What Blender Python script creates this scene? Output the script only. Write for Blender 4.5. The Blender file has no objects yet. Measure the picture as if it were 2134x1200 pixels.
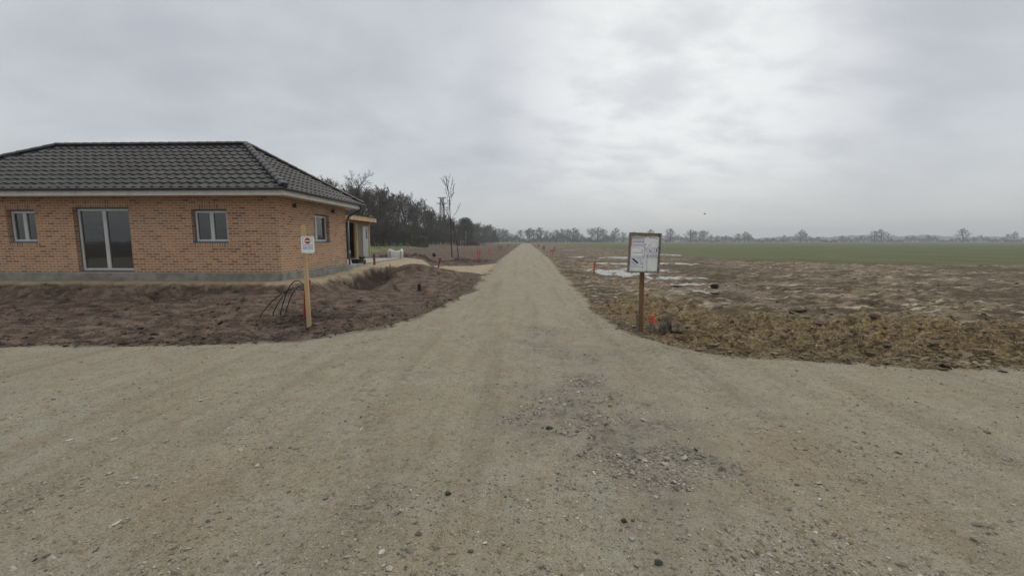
import bpy, bmesh, math, random
import numpy as np
from mathutils import Vector, Matrix

# ------------------------------------------------------------------ camera, sky, sun, exposure
scene = bpy.context.scene
COL = scene.collection
F = 880.0                                   # focal length in photo pixels (2134 wide)
PITCH = math.atan(98.0 / F)
HC = 1.6
cam_d = bpy.data.cameras.new('camera')
cam_d.sensor_fit = 'HORIZONTAL'
cam_d.sensor_width = 36.0
cam_d.lens = F / 2134.0 * 36.0
cam_d.clip_start = 0.05
cam_d.clip_end = 6000
cam = bpy.data.objects.new('camera', cam_d)
COL.objects.link(cam)
cam.location = (0, 0, HC)
cam.rotation_euler = (math.pi / 2 - PITCH, 0, 0)
scene.camera = cam

scene.view_settings.view_transform = 'Standard'
scene.view_settings.look = 'None'
scene.view_settings.exposure = 0.0
scene.view_settings.gamma = 1.0
scene.cycles.max_bounces = 5
scene.cycles.diffuse_bounces = 3
scene.cycles.glossy_bounces = 3
scene.cycles.transmission_bounces = 4
scene.cycles.volume_bounces = 0
scene.cycles.transparent_max_bounces = 6
scene.cycles.use_denoising = True
scene.cycles.denoising_prefilter = 'NONE'

SUN_EL, SUN_AZ = math.radians(38), math.radians(20)     # azimuth from +Y towards +X
world = bpy.data.worlds.new('World')
scene.world = world
world.use_nodes = True
wn, wl = world.node_tree.nodes, world.node_tree.links
wn.clear()


class NT:
    """tiny node helper"""
    def __init__(s, tree):
        s.t = tree; s.n = tree.nodes; s.l = tree.links

    def new(s, kind, **kw):
        n = s.n.new(kind)
        for k, v in kw.items():
            if k == 'ins':
                for kk, vv in v.items():
                    s.put(n.inputs[kk], vv)
            else:
                setattr(n, k, v)
        return n

    def put(s, sock, v):
        if isinstance(v, bpy.types.NodeSocket):
            s.l.new(v, sock)
        elif isinstance(v, (tuple, list)):
            sock.default_value = tuple(v) + ((1.0,) if len(v) == 3 and len(sock.default_value) == 4 else ())
        else:
            sock.default_value = v

    def math(s, op, a, b=None, c=None, clamp=False):
        n = s.new('ShaderNodeMath', operation=op, use_clamp=clamp)
        s.put(n.inputs[0], a)
        if b is not None: s.put(n.inputs[1], b)
        if c is not None: s.put(n.inputs[2], c)
        return n.outputs[0]

    def mix(s, f, a, b, mode='MIX'):
        n = s.new('ShaderNodeMix', data_type='RGBA', blend_type=mode)
        s.put(n.inputs[0], f); s.put(n.inputs[6], a); s.put(n.inputs[7], b)
        return n.outputs[2]

    def noise(s, vec, scale, detail=4, rough=0.55, dist=0.0):
        n = s.new('ShaderNodeTexNoise', ins={'Scale': scale, 'Detail': detail, 'Roughness': rough, 'Distortion': dist})
        s.l.new(vec, n.inputs['Vector'])
        return n.outputs[0]

    def smooth(s, v, a, b, lo=0.0, hi=1.0):
        n = s.new('ShaderNodeMapRange', interpolation_type='SMOOTHSTEP')
        s.put(n.inputs[0], v)
        n.inputs[1].default_value = a; n.inputs[2].default_value = b
        n.inputs[3].default_value = lo; n.inputs[4].default_value = hi
        return n.outputs[0]

    def vscale(s, vec, sc):
        n = s.new('ShaderNodeVectorMath', operation='MULTIPLY')
        s.l.new(vec, n.inputs[0]); n.inputs[1].default_value = sc
        return n.outputs[0]


W = NT(world.node_tree)
tc = W.new('ShaderNodeTexCoord')
d0 = tc.outputs['Generated']
sep = W.new('ShaderNodeSeparateXYZ'); W.l.new(d0, sep.inputs[0])
zc = W.math('MAXIMUM', sep.outputs[2], 0.0)
zd = W.math('ADD', zc, 0.34)
cx = W.math('DIVIDE', sep.outputs[0], zd); cy = W.math('DIVIDE', sep.outputs[1], zd)
cmb = W.new('ShaderNodeCombineXYZ'); W.l.new(cx, cmb.inputs[0]); W.l.new(cy, cmb.inputs[1])
cn = W.noise(cmb.outputs[0], 1.25, 4, 0.5, 0.3)
cn2 = W.noise(W.vscale(cmb.outputs[0], (1.0, 1.5, 1.0)), 3.6, 5, 0.5, 0.15)
cl = W.math('ADD', W.math('MULTIPLY', cn, 0.74), W.math('MULTIPLY', cn2, 0.26))
cl = W.smooth(cl, 0.30, 0.70)
cloud = W.mix(cl, (0.488, 0.512, 0.562), (0.685, 0.712, 0.742))
# faint glow of the sun behind the cloud, right of the road
gd = Vector((0.375, 1.0, 0.335)).normalized()
dp = W.new('ShaderNodeVectorMath', operation='DOT_PRODUCT')
W.l.new(d0, dp.inputs[0]); dp.inputs[1].default_value = gd
gl = W.smooth(dp.outputs['Value'], 0.915, 0.998)
gl2 = W.math('MULTIPLY', gl, W.smooth(cn2, 0.30, 0.62, 0.45, 1.0))
cloud = W.mix(gl2, cloud, (0.90, 0.92, 0.92))
hz = W.smooth(sep.outputs[2], 0.0, 0.20, 1.0, 0.0)
cloud = W.mix(W.math('MULTIPLY', hz, 0.85), cloud, (0.640, 0.655, 0.648))
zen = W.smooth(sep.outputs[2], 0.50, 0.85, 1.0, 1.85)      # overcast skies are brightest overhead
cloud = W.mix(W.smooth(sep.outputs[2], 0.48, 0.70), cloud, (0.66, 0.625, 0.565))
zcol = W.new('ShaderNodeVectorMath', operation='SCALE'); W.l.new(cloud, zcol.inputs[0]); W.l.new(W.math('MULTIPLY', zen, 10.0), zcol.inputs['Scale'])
sky = W.new('ShaderNodeTexSky', sky_type='NISHITA', sun_disc=False, sun_elevation=SUN_EL, sun_rotation=SUN_AZ)
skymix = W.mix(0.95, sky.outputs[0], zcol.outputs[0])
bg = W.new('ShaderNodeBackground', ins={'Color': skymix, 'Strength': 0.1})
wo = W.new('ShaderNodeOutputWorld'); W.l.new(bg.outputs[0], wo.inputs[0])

sun_d = bpy.data.lights.new('sun', 'SUN')
sun_d.energy = 0.9
sun_d.angle = math.radians(35)
sun_d.color = (1.0, 0.94, 0.85)
sun = bpy.data.objects.new('sun', sun_d)
COL.objects.link(sun)
sv = Vector((math.sin(SUN_AZ) * math.cos(SUN_EL), math.cos(SUN_AZ) * math.cos(SUN_EL), math.sin(SUN_EL)))
sun.rotation_euler = (-sv).to_track_quat('-Z', 'Y').to_euler()
sun.location = (0, 0, 30)

# ------------------------------------------------------------------ helpers
VPS = 28.0 / F                      # the road runs along (VPS, 1)
RZ = -math.atan(VPS)
CP, SP = math.cos(PITCH), math.sin(PITCH)


def ray(px, py):
    X = (px - 1067.0) / F; Y = (600.0 - py) / F
    return X, CP + Y * SP, -SP + Y * CP


def G(px, py, z=0.0):
    x, y, dz = ray(px, py)
    t = (z - HC) / dz
    return (x * t, y * t)


def AT(px, py, d):
    x, y, dz = ray(px, py)
    t = d / y
    return (x * t, d, HC + dz * t)


def XD(px, d, py=502):
    return AT(px, py, d)[0]


def LD(L, d):
    return (L + VPS * d, d)


def tag(o, label=None, cat=None, group=None, kind=None):
    if label: o['label'] = label
    if cat: o['category'] = cat
    if group: o['group'] = group
    if kind: o['kind'] = kind
    return o


def empty(name, loc, rz=0.0, label=None, cat=None, group=None):
    o = bpy.data.objects.new(name, None)
    o.empty_display_size = 0.2
    COL.objects.link(o)
    o.location = loc; o.rotation_euler = (0, 0, rz)
    return tag(o, label, cat, group)


class MB:
    def __init__(s):
        s.v = []; s.f = []

    def add(s, vs, fs):
        b = len(s.v)
        s.v += [tuple(v) for v in vs]
        s.f += [tuple(i + b for i in f) for f in fs]
        return s

    def box(s, x0, x1, y0, y1, z0, z1, M=None):
        vs = [Vector((x, y, z)) for x in (x0, x1) for y in (y0, y1) for z in (z0, z1)]
        if M is not None: vs = [M @ v for v in vs]
        return s.add(vs, [(0, 1, 3, 2), (4, 6, 7, 5), (0, 4, 5, 1), (2, 3, 7, 6), (0, 2, 6, 4), (1, 5, 7, 3)])

    def tube(s, pts, r, n=8, cap=True):
        pts = [Vector(p) for p in pts]
        rs = r if isinstance(r, (list, tuple)) else [r] * len(pts)
        b = len(s.v)
        up = Vector((0.13, 0.31, 0.94))
        for i, p in enumerate(pts):
            t = (pts[min(i + 1, len(pts) - 1)] - pts[max(i - 1, 0)]).normalized()
            a = t.cross(up)
            if a.length < 0.05: a = t.cross(Vector((1, 0, 0)))
            a.normalize(); c = t.cross(a)
            for k in range(n):
                an = 2 * math.pi * k / n
                s.v.append(tuple(p + (a * math.cos(an) + c * math.sin(an)) * rs[i]))
        for i in range(len(pts) - 1):
            for k in range(n):
                q = (k + 1) % n
                s.f.append((b + i * n + k, b + i * n + q, b + (i + 1) * n + q, b + (i + 1) * n + k))
        if cap:
            s.f.append(tuple(b + k for k in range(n))[::-1])
            s.f.append(tuple(b + (len(pts) - 1) * n + k for k in range(n)))
        return s

    def lathe(s, prof, n=16, M=None):
        b = len(s.v)
        for (r, z) in prof:
            for k in range(n):
                a = 2 * math.pi * k / n
                v = Vector((r * math.cos(a), r * math.sin(a), z))
                s.v.append(tuple(M @ v if M is not None else v))
        for i in range(len(prof) - 1):
            for k in range(n):
                q = (k + 1) % n
                s.f.append((b + i * n + k, b + i * n + q, b + (i + 1) * n + q, b + (i + 1) * n + k))
        return s

    def build(s, name, m, parent=None, bevel=0.0, smooth=False, loc=None):
        me = bpy.data.meshes.new(name)
        me.from_pydata(s.v, [], s.f)
        me.materials.append(m)
        if smooth:
            me.polygons.foreach_set('use_smooth', [True] * len(me.polygons))
        me.update()
        o = bpy.data.objects.new(name, me)
        COL.objects.link(o)
        if parent: o.parent = parent
        if loc: o.location = loc
        if bevel:
            md = o.modifiers.new('bevel', 'BEVEL'); md.width = bevel; md.segments = 2; md.limit_method = 'ANGLE'
        return o


def np_mesh(name, V, Fa, m, smooth=False, parent=None, attrs=None):
    me = bpy.data.meshes.new(name)
    V = np.ascontiguousarray(V, dtype=np.float32); Fa = np.ascontiguousarray(Fa, dtype=np.int32)
    k = Fa.shape[1]
    me.vertices.add(len(V)); me.vertices.foreach_set('co', V.ravel())
    me.loops.add(Fa.size); me.loops.foreach_set('vertex_index', Fa.ravel())
    me.polygons.add(len(Fa))
    me.polygons.foreach_set('loop_start', np.arange(0, Fa.size, k, dtype=np.int32))
    me.polygons.foreach_set('loop_total', np.full(len(Fa), k, dtype=np.int32))
    me.polygons.foreach_set('use_smooth', np.full(len(Fa), smooth, dtype=bool))
    me.update(calc_edges=True)
    for an, A in (attrs or {}).items():
        at = me.attributes.new(an, 'FLOAT_COLOR', 'POINT')
        at.data.foreach_set('color', np.ascontiguousarray(A, dtype=np.float32).ravel())
    me.materials.append(m)
    o = bpy.data.objects.new(name, me)
    COL.objects.link(o)
    if parent: o.parent = parent
    return o


# ------------------------------------------------------------------ noise (numpy)
def _hash(ix, iy, seed):
    h = (ix.astype(np.int64) * 374761393 + iy.astype(np.int64) * 668265263 + seed * 1442695041) & 0xFFFFFFFF
    h = ((h ^ (h >> 13)) * 1274126177) & 0xFFFFFFFF
    return ((h ^ (h >> 16)) & 0xFFFF) / 65535.0


def perlin(x, y, seed=0):
    ix = np.floor(x); iy = np.floor(y); fx = x - ix; fy = y - iy
    u = fx * fx * fx * (fx * (fx * 6 - 15) + 10); v = fy * fy * fy * (fy * (fy * 6 - 15) + 10)
    def g(a, b):
        an = _hash(ix + a, iy + b, seed) * 2 * np.pi
        return np.cos(an) * (fx - a) + np.sin(an) * (fy - b)
    n0 = g(0, 0) * (1 - u) + g(1, 0) * u
    n1 = g(0, 1) * (1 - u) + g(1, 1) * u
    return (n0 * (1 - v) + n1 * v) * 1.5


def fbm(x, y, seed=0, octv=4, gain=0.5):
    s = np.zeros_like(x); a = 1.0; f = 1.0
    for k in range(octv):
        s += a * perlin(x * f + 17.3 * k, y * f - 9.1 * k, seed + k); a *= gain; f *= 2.03
    return s


def ridged(x, y, seed=0, octv=3):
    s = np.zeros_like(x); a = 1.0; f = 1.0
    for k in range(octv):
        s += a * (1 - 2.2 * np.abs(perlin(x * f + 5.3 * k, y * f, seed + k))); a *= 0.5; f *= 2.1
    return s


def sst(v, a, b):
    t = np.clip((v - a) / (b - a), 0, 1)
    return t * t * (3 - 2 * t)


def polysd(x, y, P):
    """signed distance to polygon, negative inside"""
    P = np.array(P, dtype=float); n = len(P)
    d = np.full(x.shape, 1e18); inside = np.zeros(x.shape, bool)
    for i in range(n):
        a = P[i]; b = P[(i + 1) % n]
        ex, ey = b - a
        wx = x - a[0]; wy = y - a[1]
        t = np.clip((wx * ex + wy * ey) / (ex * ex + ey * ey + 1e-12), 0, 1)
        d = np.minimum(d, (wx - ex * t) ** 2 + (wy - ey * t) ** 2)
        c = (a[1] > y) != (b[1] > y)
        with np.errstate(divide='ignore', invalid='ignore'):
            xi = (b[0] - a[0]) * (y - a[1]) / (b[1] - a[1] if b[1] != a[1] else 1e-12) + a[0]
        inside ^= c & (x < xi)
    d = np.sqrt(d)
    return np.where(inside, -d, d)


def linesd(x, y, P):
    """signed offset (left negative) and arc length along a polyline"""
    P = np.array(P, dtype=float)
    best = np.full(x.shape, 1e18); off = np.zeros(x.shape); arc = np.zeros(x.shape); acc = 0.0
    for i in range(len(P) - 1):
        a, b = P[i], P[i + 1]
        e = b - a; L = math.hypot(*e)
        wx = x - a[0]; wy = y - a[1]
        t = np.clip((wx * e[0] + wy * e[1]) / (L * L), 0, 1)
        dd = (wx - e[0] * t) ** 2 + (wy - e[1] * t) ** 2
        m = dd < best
        best = np.where(m, dd, best)
        off = np.where(m, np.sign(wx * e[1] - wy * e[0]) * np.sqrt(dd), off)
        arc = np.where(m, acc + t * L, arc)
        acc += L
    return off, arc, acc


# ------------------------------------------------------------------ ground zones (plan of the site)
def g(*p): return G(*p)


ROAD = [g(1000, 592), g(975, 614), g(925, 641), g(860, 668), g(800, 687), g(700, 702), g(617, 714), (-5.2, 6.3), (-9, 6.15), (-40, 6.0), (-40, -40), (40, -40),
        (40, 4.6), (9.5, 5.0), (5.2, 5.15), g(1517, 745), g(1400, 722), g(1330, 702), g(1290, 686), g(1240, 652), g(1215, 622), g(1190, 592), g(1165, 565),
        LD(2.1, 37), LD(2.2, 60), LD(2.3, 150), LD(2.3, 262), LD(-2.2, 262), LD(-2.2, 60), LD(-2.1, 34), LD(-2.0, 27), LD(-1.9, 20), g(1010, 573)]
SAND = [g(650, 577, .3), g(700, 567, .3), g(762, 550, .3), g(800, 543, .3), g(821, 539, .3), g(860, 545, .2), g(899, 550, .1), g(979, 553), g(1045, 549),
        g(1012, 574), g(984, 568), g(931, 567), g(905, 563), g(862, 560, .15), g(812, 557, .3), g(770, 559, .3), g(700, 577, .3), g(655, 586, .3),
        g(600, 590, .3), (-9, 13.1), (-24, 13.1), (-24, 14.2), (-7.9, 14.2)]
FIELD = [LD(17.7, 262), LD(17.7, 41), LD(19.5, 36), LD(26, 31), LD(40, 27), LD(120, 25), LD(900, 20), (1700, 1700), (-1700, 1700), (-600, 300), LD(-30, 275)]
LEFTGRASS = [LD(-22, 58), LD(-23.5, 85), LD(-28, 140), LD(-34, 200), LD(-40, 275), LD(-140, 275), LD(-200, 60), LD(-60, 22), LD(-28, 40)]
STRAW = [g(1215, 628), g(1250, 655), g(1290, 684), g(1330, 700), g(1400, 720), g(1517, 742), (5.2, 5.1), (8, 5), (12, 6.2), (10, 9), g(1517, 655), g(1440, 628), g(1340, 612)]
PADP = [g(655, 587, .3), g(700, 578, .3), g(770, 561, .3), g(812, 557, .3), LD(-5.6, 23.5), LD(-6.4, 27), LD(-8.5, 36), LD(-14, 46), LD(-34, 46), (-34, 12.4), g(600, 591, .3)]
TREAD = [g(560, 704), g(617, 700), g(700, 694), g(775, 682), g(868, 652), g(930, 624), g(965, 600), g(991, 579)]
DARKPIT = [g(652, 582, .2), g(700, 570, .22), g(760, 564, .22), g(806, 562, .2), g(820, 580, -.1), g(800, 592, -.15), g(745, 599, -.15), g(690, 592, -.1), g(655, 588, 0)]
LOOSE = [g(1095, 665), g(1150, 700), g(1215, 745), g(1270, 800), g(1340, 880), g(1420, 960), g(1380, 1030), g(1300, 1010), g(1180, 960), g(1110, 880), g(1160, 800), g(1150, 750)]
MARK1 = [g(800, 1190), g(800, 1000), g(775, 880), g(815, 810), g(900, 750), g(1000, 690), g(1060, 640)]
MARK2 = [g(1260, 1195), g(1225, 1090), g(1150, 960), g(1075, 860), g(1040, 760), g(1050, 690)]
MARK3 = [g(1517, 800), g(1420, 760), g(1300, 712), g(1210, 650), g(1160, 590), g(1135, 548)]
MARKS = [(MARK1, .15, 0.015, .17, 7), (MARK2, .14, 0.011, .16, 17), (MARK3, .17, 0.020, .16, 27),
         ([g(560, 745), g(700, 728), g(820, 705), g(900, 678), g(970, 640), g(1015, 598)], .11, .028, .13, 37),
         ([g(560, 800), g(700, 765), g(830, 730), g(930, 690), g(1000, 640), g(1035, 590)], .14, .022, .12, 47),
         ([g(1560, 835), g(1440, 790), g(1330, 742), g(1240, 690), g(1190, 640)], .15, .024, .12, 57),
         ([g(1620, 775), g(1500, 752), g(1400, 732), g(1310, 705)], .12, .030, .14, 67),
         ([g(700, 1190), g(690, 1000), g(730, 860), g(800, 780)], .12, .010, .15, 77),
         ([g(1480, 1190), g(1400, 1080), g(1290, 960), g(1200, 850), g(1140, 740)], .14, .011, .16, 87)]
WATER_Z = -0.055


def blob(x, y, cx, cy, rx, ry, rot=0.0):
    dx = x - cx; dy = y - cy
    c, s = math.cos(rot), math.sin(rot)
    u = (dx * c + dy * s) / rx; v = (-dx * s + dy * c) / ry
    return np.exp(-(u * u + v * v))


# puddles: centre px, py, half sizes in metres
PUD = [(1300, 566, 2.1, 2.6), (1340, 560, 1.6, 2.2), (1395, 577, 1.5, 0.9), (1255, 563, 0.9, 0.7), (1405, 548, 1.5, 1.6), (1205, 535, 1.3, 2.6), (1290, 536, 2.2, 3.2), (1180, 521, 2.0, 3.5), (1420, 605, 1.3, 0.5),
       (1240, 512, 5, 9), (1460, 590, 1.2, .5), (1290, 548, 1.6, 1.8), (1395, 530, 3.0, 3.5)]


def zones(x, y):
    w = 0.20 * fbm(x * 1.3, y * 1.3, 3, 5, .6) + 0.05 * perlin(x * 9, y * 9, 8)
    r = np.hypot(x, y)
    L = x - VPS * y
    z = {}
    z['L'] = L
    sdr = polysd(x, y, ROAD)
    z['sdr'] = sdr
    z['road'] = sst(-(sdr + w * np.clip(r / 14, .35, 1.2)), -0.10, 0.10)
    z['sand'] = sst(-(polysd(x, y, SAND) + w * 1.2), -0.10, 0.12) * (1 - z['road'])
    w2 = 1.2 * fbm(x * .15, y * .15, 21, 4)
    fe = sst(-(polysd(x, y, FIELD) + w2), -0.5, 0.5)
    lg = sst(-(polysd(x, y, LEFTGRASS) + w2 * 2.0), -1.2, 1.2)
    z['grass'] = np.maximum(fe, lg) * (1 - z['road'])
    z['left'] = sst(-L, 0.0, 1.0)
    z['straw'] = sst(-(polysd(x, y, STRAW) + 3 * w + .9 * perlin(x * .55, y * .8, 77) + .25 * np.clip(x - 7, 0, 9)), -0.6, 0.8) * (1 - z['road'])
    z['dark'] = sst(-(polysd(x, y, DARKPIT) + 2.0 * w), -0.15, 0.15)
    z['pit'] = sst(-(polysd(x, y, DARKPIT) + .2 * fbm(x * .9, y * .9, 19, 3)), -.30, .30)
    z['loose'] = sst(-(polysd(x, y, LOOSE) + 3.0 * w), -0.5, 0.40)
    return z


def H(x, y, z=None, parts=False):
    if z is None: z = zones(x, y)
    r = np.hypot(x, y)
    L = z['L']
    fd = np.clip(1 - r / 160, 0.0, 1) ** 2                       # fade small relief with distance
    road, sand, grass = z['road'], z['sand'], z['grass']
    soil = (1 - road) * (1 - sand) * (1 - grass)
    left = z['left']
    # house pad
    pad = sst(-(polysd(x, y, PADP) + .12 * fbm(x * 1.1, y * 1.1, 12, 3)), -.42, .22)
    pad *= sst(-y, -46, -32)
    h = (0.30 + .13 * sst(y, 19.3, 21.5) * sst(-L, 6.0, 7.6)) * pad
    h += .50 * sst(-L, 19, 30) * sst(y, 45, 60) * sst(-y, -270, -120)
    # ---- soil, left
    eL = sst(-L, 2.2, 3.2) * sst(z['sdr'], 0.05, 0.7)
    lob = 0.16 * fbm(x * .42, y * .42, 31, 2) + 0.018 * ridged(x * .9 + .25 * y, y * .9, 35, 2)
    hl = eL * (lob * (1 - pad) - 0.10)
    hl += (0.42 * blob(x, y, -5.0, 20.6, 1.5, 1.5) + 0.26 * blob(x, y, -3.6, 20.3, 1.3, 1.1, .4)) * (1 - pad * .6)
    hl += 0.20 * blob(x, y, -5.9, 11.4, 1.6, 1.5) - 0.20 * blob(x, y, -3.1, 13.9, 1.3, 1.3) - 0.14 * blob(x, y, -4.4, 13.0, 1.7, 1.0)
    hl -= 0.26 * z['pit']
    wx_ = x + .8 * perlin(x * .5, y * .5, 300); wy_ = y + .8 * perlin(x * .5, y * .5, 301)
    gr_ = np.abs(perlin(wx_ * .33 + .1 * wy_, wy_ * .62, 303)); gm = sst(perlin(x * .45, y * .45, 305), -.25, .2)
    hl -= .080 * np.exp(-(gr_ / .035) ** 2) * gm * sst(z['sdr'], .2, .8)
    gr2 = np.abs(perlin(wx_ * .7 - .3 * wy_, wy_ * 1.1, 307))
    hl -= .025 * np.exp(-(gr2 / .05) ** 2) * (1 - gm)
    hl += .035 * sst(perlin(wx_ * .8, wy_ * .8, 309), .02, .10) * gm
    bx, by = LD(-5.6, 32.3)
    berm = np.exp(-((y - 32.0 - .04 * (x - bx) ** 1) / 1.3) ** 2) * sst(-L, 2.3, 3.3) * sst(L, -12.5, -9.5)
    hl += berm * (0.24 + 0.22 * fbm(x * 1.5, y * 1.5, 40, 3))
    # heap of loose earth round the left sign post
    px_, py_ = G(640, 668)
    hl += 0.10 * blob(x, y, px_ - .25, py_ + .35, .75, .4) * (1 + .6 * perlin(x * 5, y * 5, 3))
    # ---- soil, right: chewed up by machines
    hr = 0.06 * fbm(x * .55, y * .40, 51, 4) + 0.055 * ridged(x * 1.2 + .2 * y, y * .9, 57, 3) * fd - 0.06
    rt = np.zeros_like(x)
    for k, (l0, am, wl) in enumerate(((4.2, .5, 23), (6.1, .5, 23), (9.0, .9, 31), (10.9, .9, 31), (13.5, .4, 41))):
        c = l0 + am * np.sin(y / wl * 6.28 + k // 2)
        rt -= 0.08 * np.exp(-((L - c) / .22) ** 2) - 0.05 * np.exp(-((np.abs(L - c) - .42) / .16) ** 2)
    hr += rt * fd * (0.7 + .5 * perlin(x * .7, y * .3, 61))
    pud = np.zeros_like(x)
    for (a, b, rx, ry) in PUD:
        qx, qy = G(a, b)
        pud = np.maximum(pud, blob(x, y, qx, qy, rx, ry, 0.12))
    pm = sst(pud, 0.25, 0.75)
    hr = hr * (1 - pm) + (WATER_Z + .002 + .050 * fbm(x * .9, y * .55, 63, 4, .55)) * pm
    hr += (0.06 * (np.clip(fbm(x * 2.6, y * 2.6, 71, 4, .6), -.5, 1)) + .060 * ridged(x * 2.3, y * 3.4, 75, 4)) * z['straw'] - .03 * z['straw']
    qx, qy = G(1356, 691)
    hr -= .055 * blob(x, y, qx, qy, .42, .17)
    hr *= sst(z['sdr'], 0.0, 0.8) * (1 - left)
    hs = np.where(left > .5, hl, hr)
    h += hs * np.clip(1 - road, 0, 1) * (1 - grass) * (1 - sand * .85)
    # crumbly micro relief on soil
    rough = soil * (0.35 + .65 * sst(fbm(x * .8, y * .8, 81, 3), -.25, .45)) * np.where(left > .5, .75 + 1.3 * z['dark'] + 1.2 * sst(berm, .1, .6), 1.0)
    h += rough * fd * np.where(left > .5, .55, 1.6) * (0.022 * fbm(x * 5, y * 5, 83, 3, .6) + 0.010 * ridged(x * 11, y * 11, 87, 2))
    # drag marks of a digger bucket, smooth lanes
    h += soil * left * fd * 0.012 * np.sin((x * .75 + y * .66) * 9 + 2 * perlin(x, y, 5)) * sst(perlin(x * .5, y * .5, 91), .0, .3)
    # edge of road: small step of loose material
    h += 0.03 * road * sst(-z['sdr'], 0.0, 0.5) + 0.018 * np.exp(-((z['sdr'] + .18) / .16) ** 2) * (1 + perlin(x * 3, y * 3, 9))
    # road relief
    h += road * fd * (0.010 * fbm(x * .9, y * .5, 101, 4) + 0.0035 * fbm(x * 7, y * 7, 105, 3, .6))
    h += z['loose'] * 0.008 * fbm(x * 9, y * 9, 111, 3, .7)
    for c in (-.85, .95):
        h -= 0.014 * np.exp(-((L - c - .08 * np.sin(y * .12)) / .3) ** 2) * sst(y, 7, 12) * road * fd
    # tread prints
    def tread(P, wid, dep, pitch, brk=None):
        o, a, T = linesd(x, y, P)
        win = np.exp(-(np.abs(o) / wid) ** 6) * sst(a, 0, .3) * sst(T - a, 0, .3)
        lug = sst(np.sin(6.283 * (a + .35 * np.abs(o)) / pitch), -.2, .5)
        k = 1.0 if brk is None else (.25 + .75 * sst(perlin(x * 1.1, y * 1.1, brk), -.15, .5)) * (.6 + .4 * sst(perlin(x * 7, y * 7, brk), -.3, .2))
        return -win * k * dep * (0.35 + .65 * lug) + 0.5 * dep * k * np.exp(-((np.abs(o) - wid * 1.15) / .05) ** 2) * sst(a, 0, .3)
    h += tread(TREAD, .26, 0.075, .27) * (1 - .3 * road)
    tk = np.zeros_like(x)
    for (P_, wd_, dp_, pt_, bk_) in MARKS:
        t_ = tread(P_, wd_, dp_, pt_, bk_)
        h += t_
        tk = np.maximum(tk, np.clip(-t_ / dp_, 0, 1))
    for c in (-.85, .95, -1.6, 1.75, .1):
        tk = np.maximum(tk, .45 * np.exp(-((L - c - .10 * np.sin(y * .13 + c)) / .13) ** 2) * sst(y, 8, 14) * sst(perlin(x * 2, y * .15, 333), -.2, .3))
    to = tread(TREAD, .26, 1.0, .27)
    z['track'] = tk * road
    z['tread'] = np.clip((-to - .4) / .55, 0, 1)
    z['band'] = np.clip(-to / .35, 0, 1)
    h += 0.05 * grass * fbm(x * .05, y * .05, 121, 3)
    if parts: return h, pm, berm
    return h


def h1(x, y):
    return float(H(np.array([float(x)]), np.array([float(y)]))[0])


def onground(px, py, d=None):
    """point of the terrain seen at this pixel (few fixed-point steps)"""
    z = 0.0
    for _ in range(8):
        x, y = G(px, py, z); z = .5 * z + .5 * h1(x, y)
    return Vector((x, y, z))


# ------------------------------------------------------------------ materials
def mat(name):
    m = bpy.data.materials.new(name)
    m.use_nodes = True
    t = NT(m.node_tree)
    t.n.clear()
    b = t.new('ShaderNodeBsdfPrincipled')
    o = t.new('ShaderNodeOutputMaterial')
    t.l.new(b.outputs[0], o.inputs[0])
    t.b = b
    c = t.new('ShaderNodeTexCoord')
    t.obj = c.outputs['Object']
    return m, t


def bump(t, h, strength=0.5, dist=0.01, normal=None):
    n = t.new('ShaderNodeBump', ins={'Strength': strength, 'Distance': dist})
    t.l.new(h, n.inputs['Height'])
    if normal is not None: t.l.new(normal, n.inputs['Normal'])
    return n.outputs[0]


def simple(name, col, rough=0.7, var=0.15, scale=8.0, bstr=0.3, bdist=0.004, metal=0.0, stretch=(1, 1, 1), col2=None, spec=0.4):
    m, t = mat(name)
    v = t.vscale(t.obj, stretch)
    n = t.noise(v, scale, 6, 0.6)
    n2 = t.noise(v, scale * 7, 3, 0.6)
    c2 = col2 or tuple(c * (1 - 2.2 * var) for c in col)
    c1 = tuple(min(1, c * (1 + .6 * var)) for c in col)
    base = t.mix(t.smooth(n, .3, .7), c2, c1)
    base = t.mix(t.smooth(n2, .35, .75, 0, .25), base, tuple(c * .55 for c in col))
    t.put(t.b.inputs['Base Color'], base)
    t.put(t.b.inputs['Roughness'], t.smooth(n2, .2, .8, rough - .08, min(1, rough + .1)))
    t.b.inputs['Metallic'].default_value = metal
    t.b.inputs['Specular IOR Level'].default_value = spec
    t.put(t.b.inputs['Normal'], bump(t, t.math('ADD', n, t.math('MULTIPLY', n2, .5)), bstr, bdist))
    return m


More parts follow.
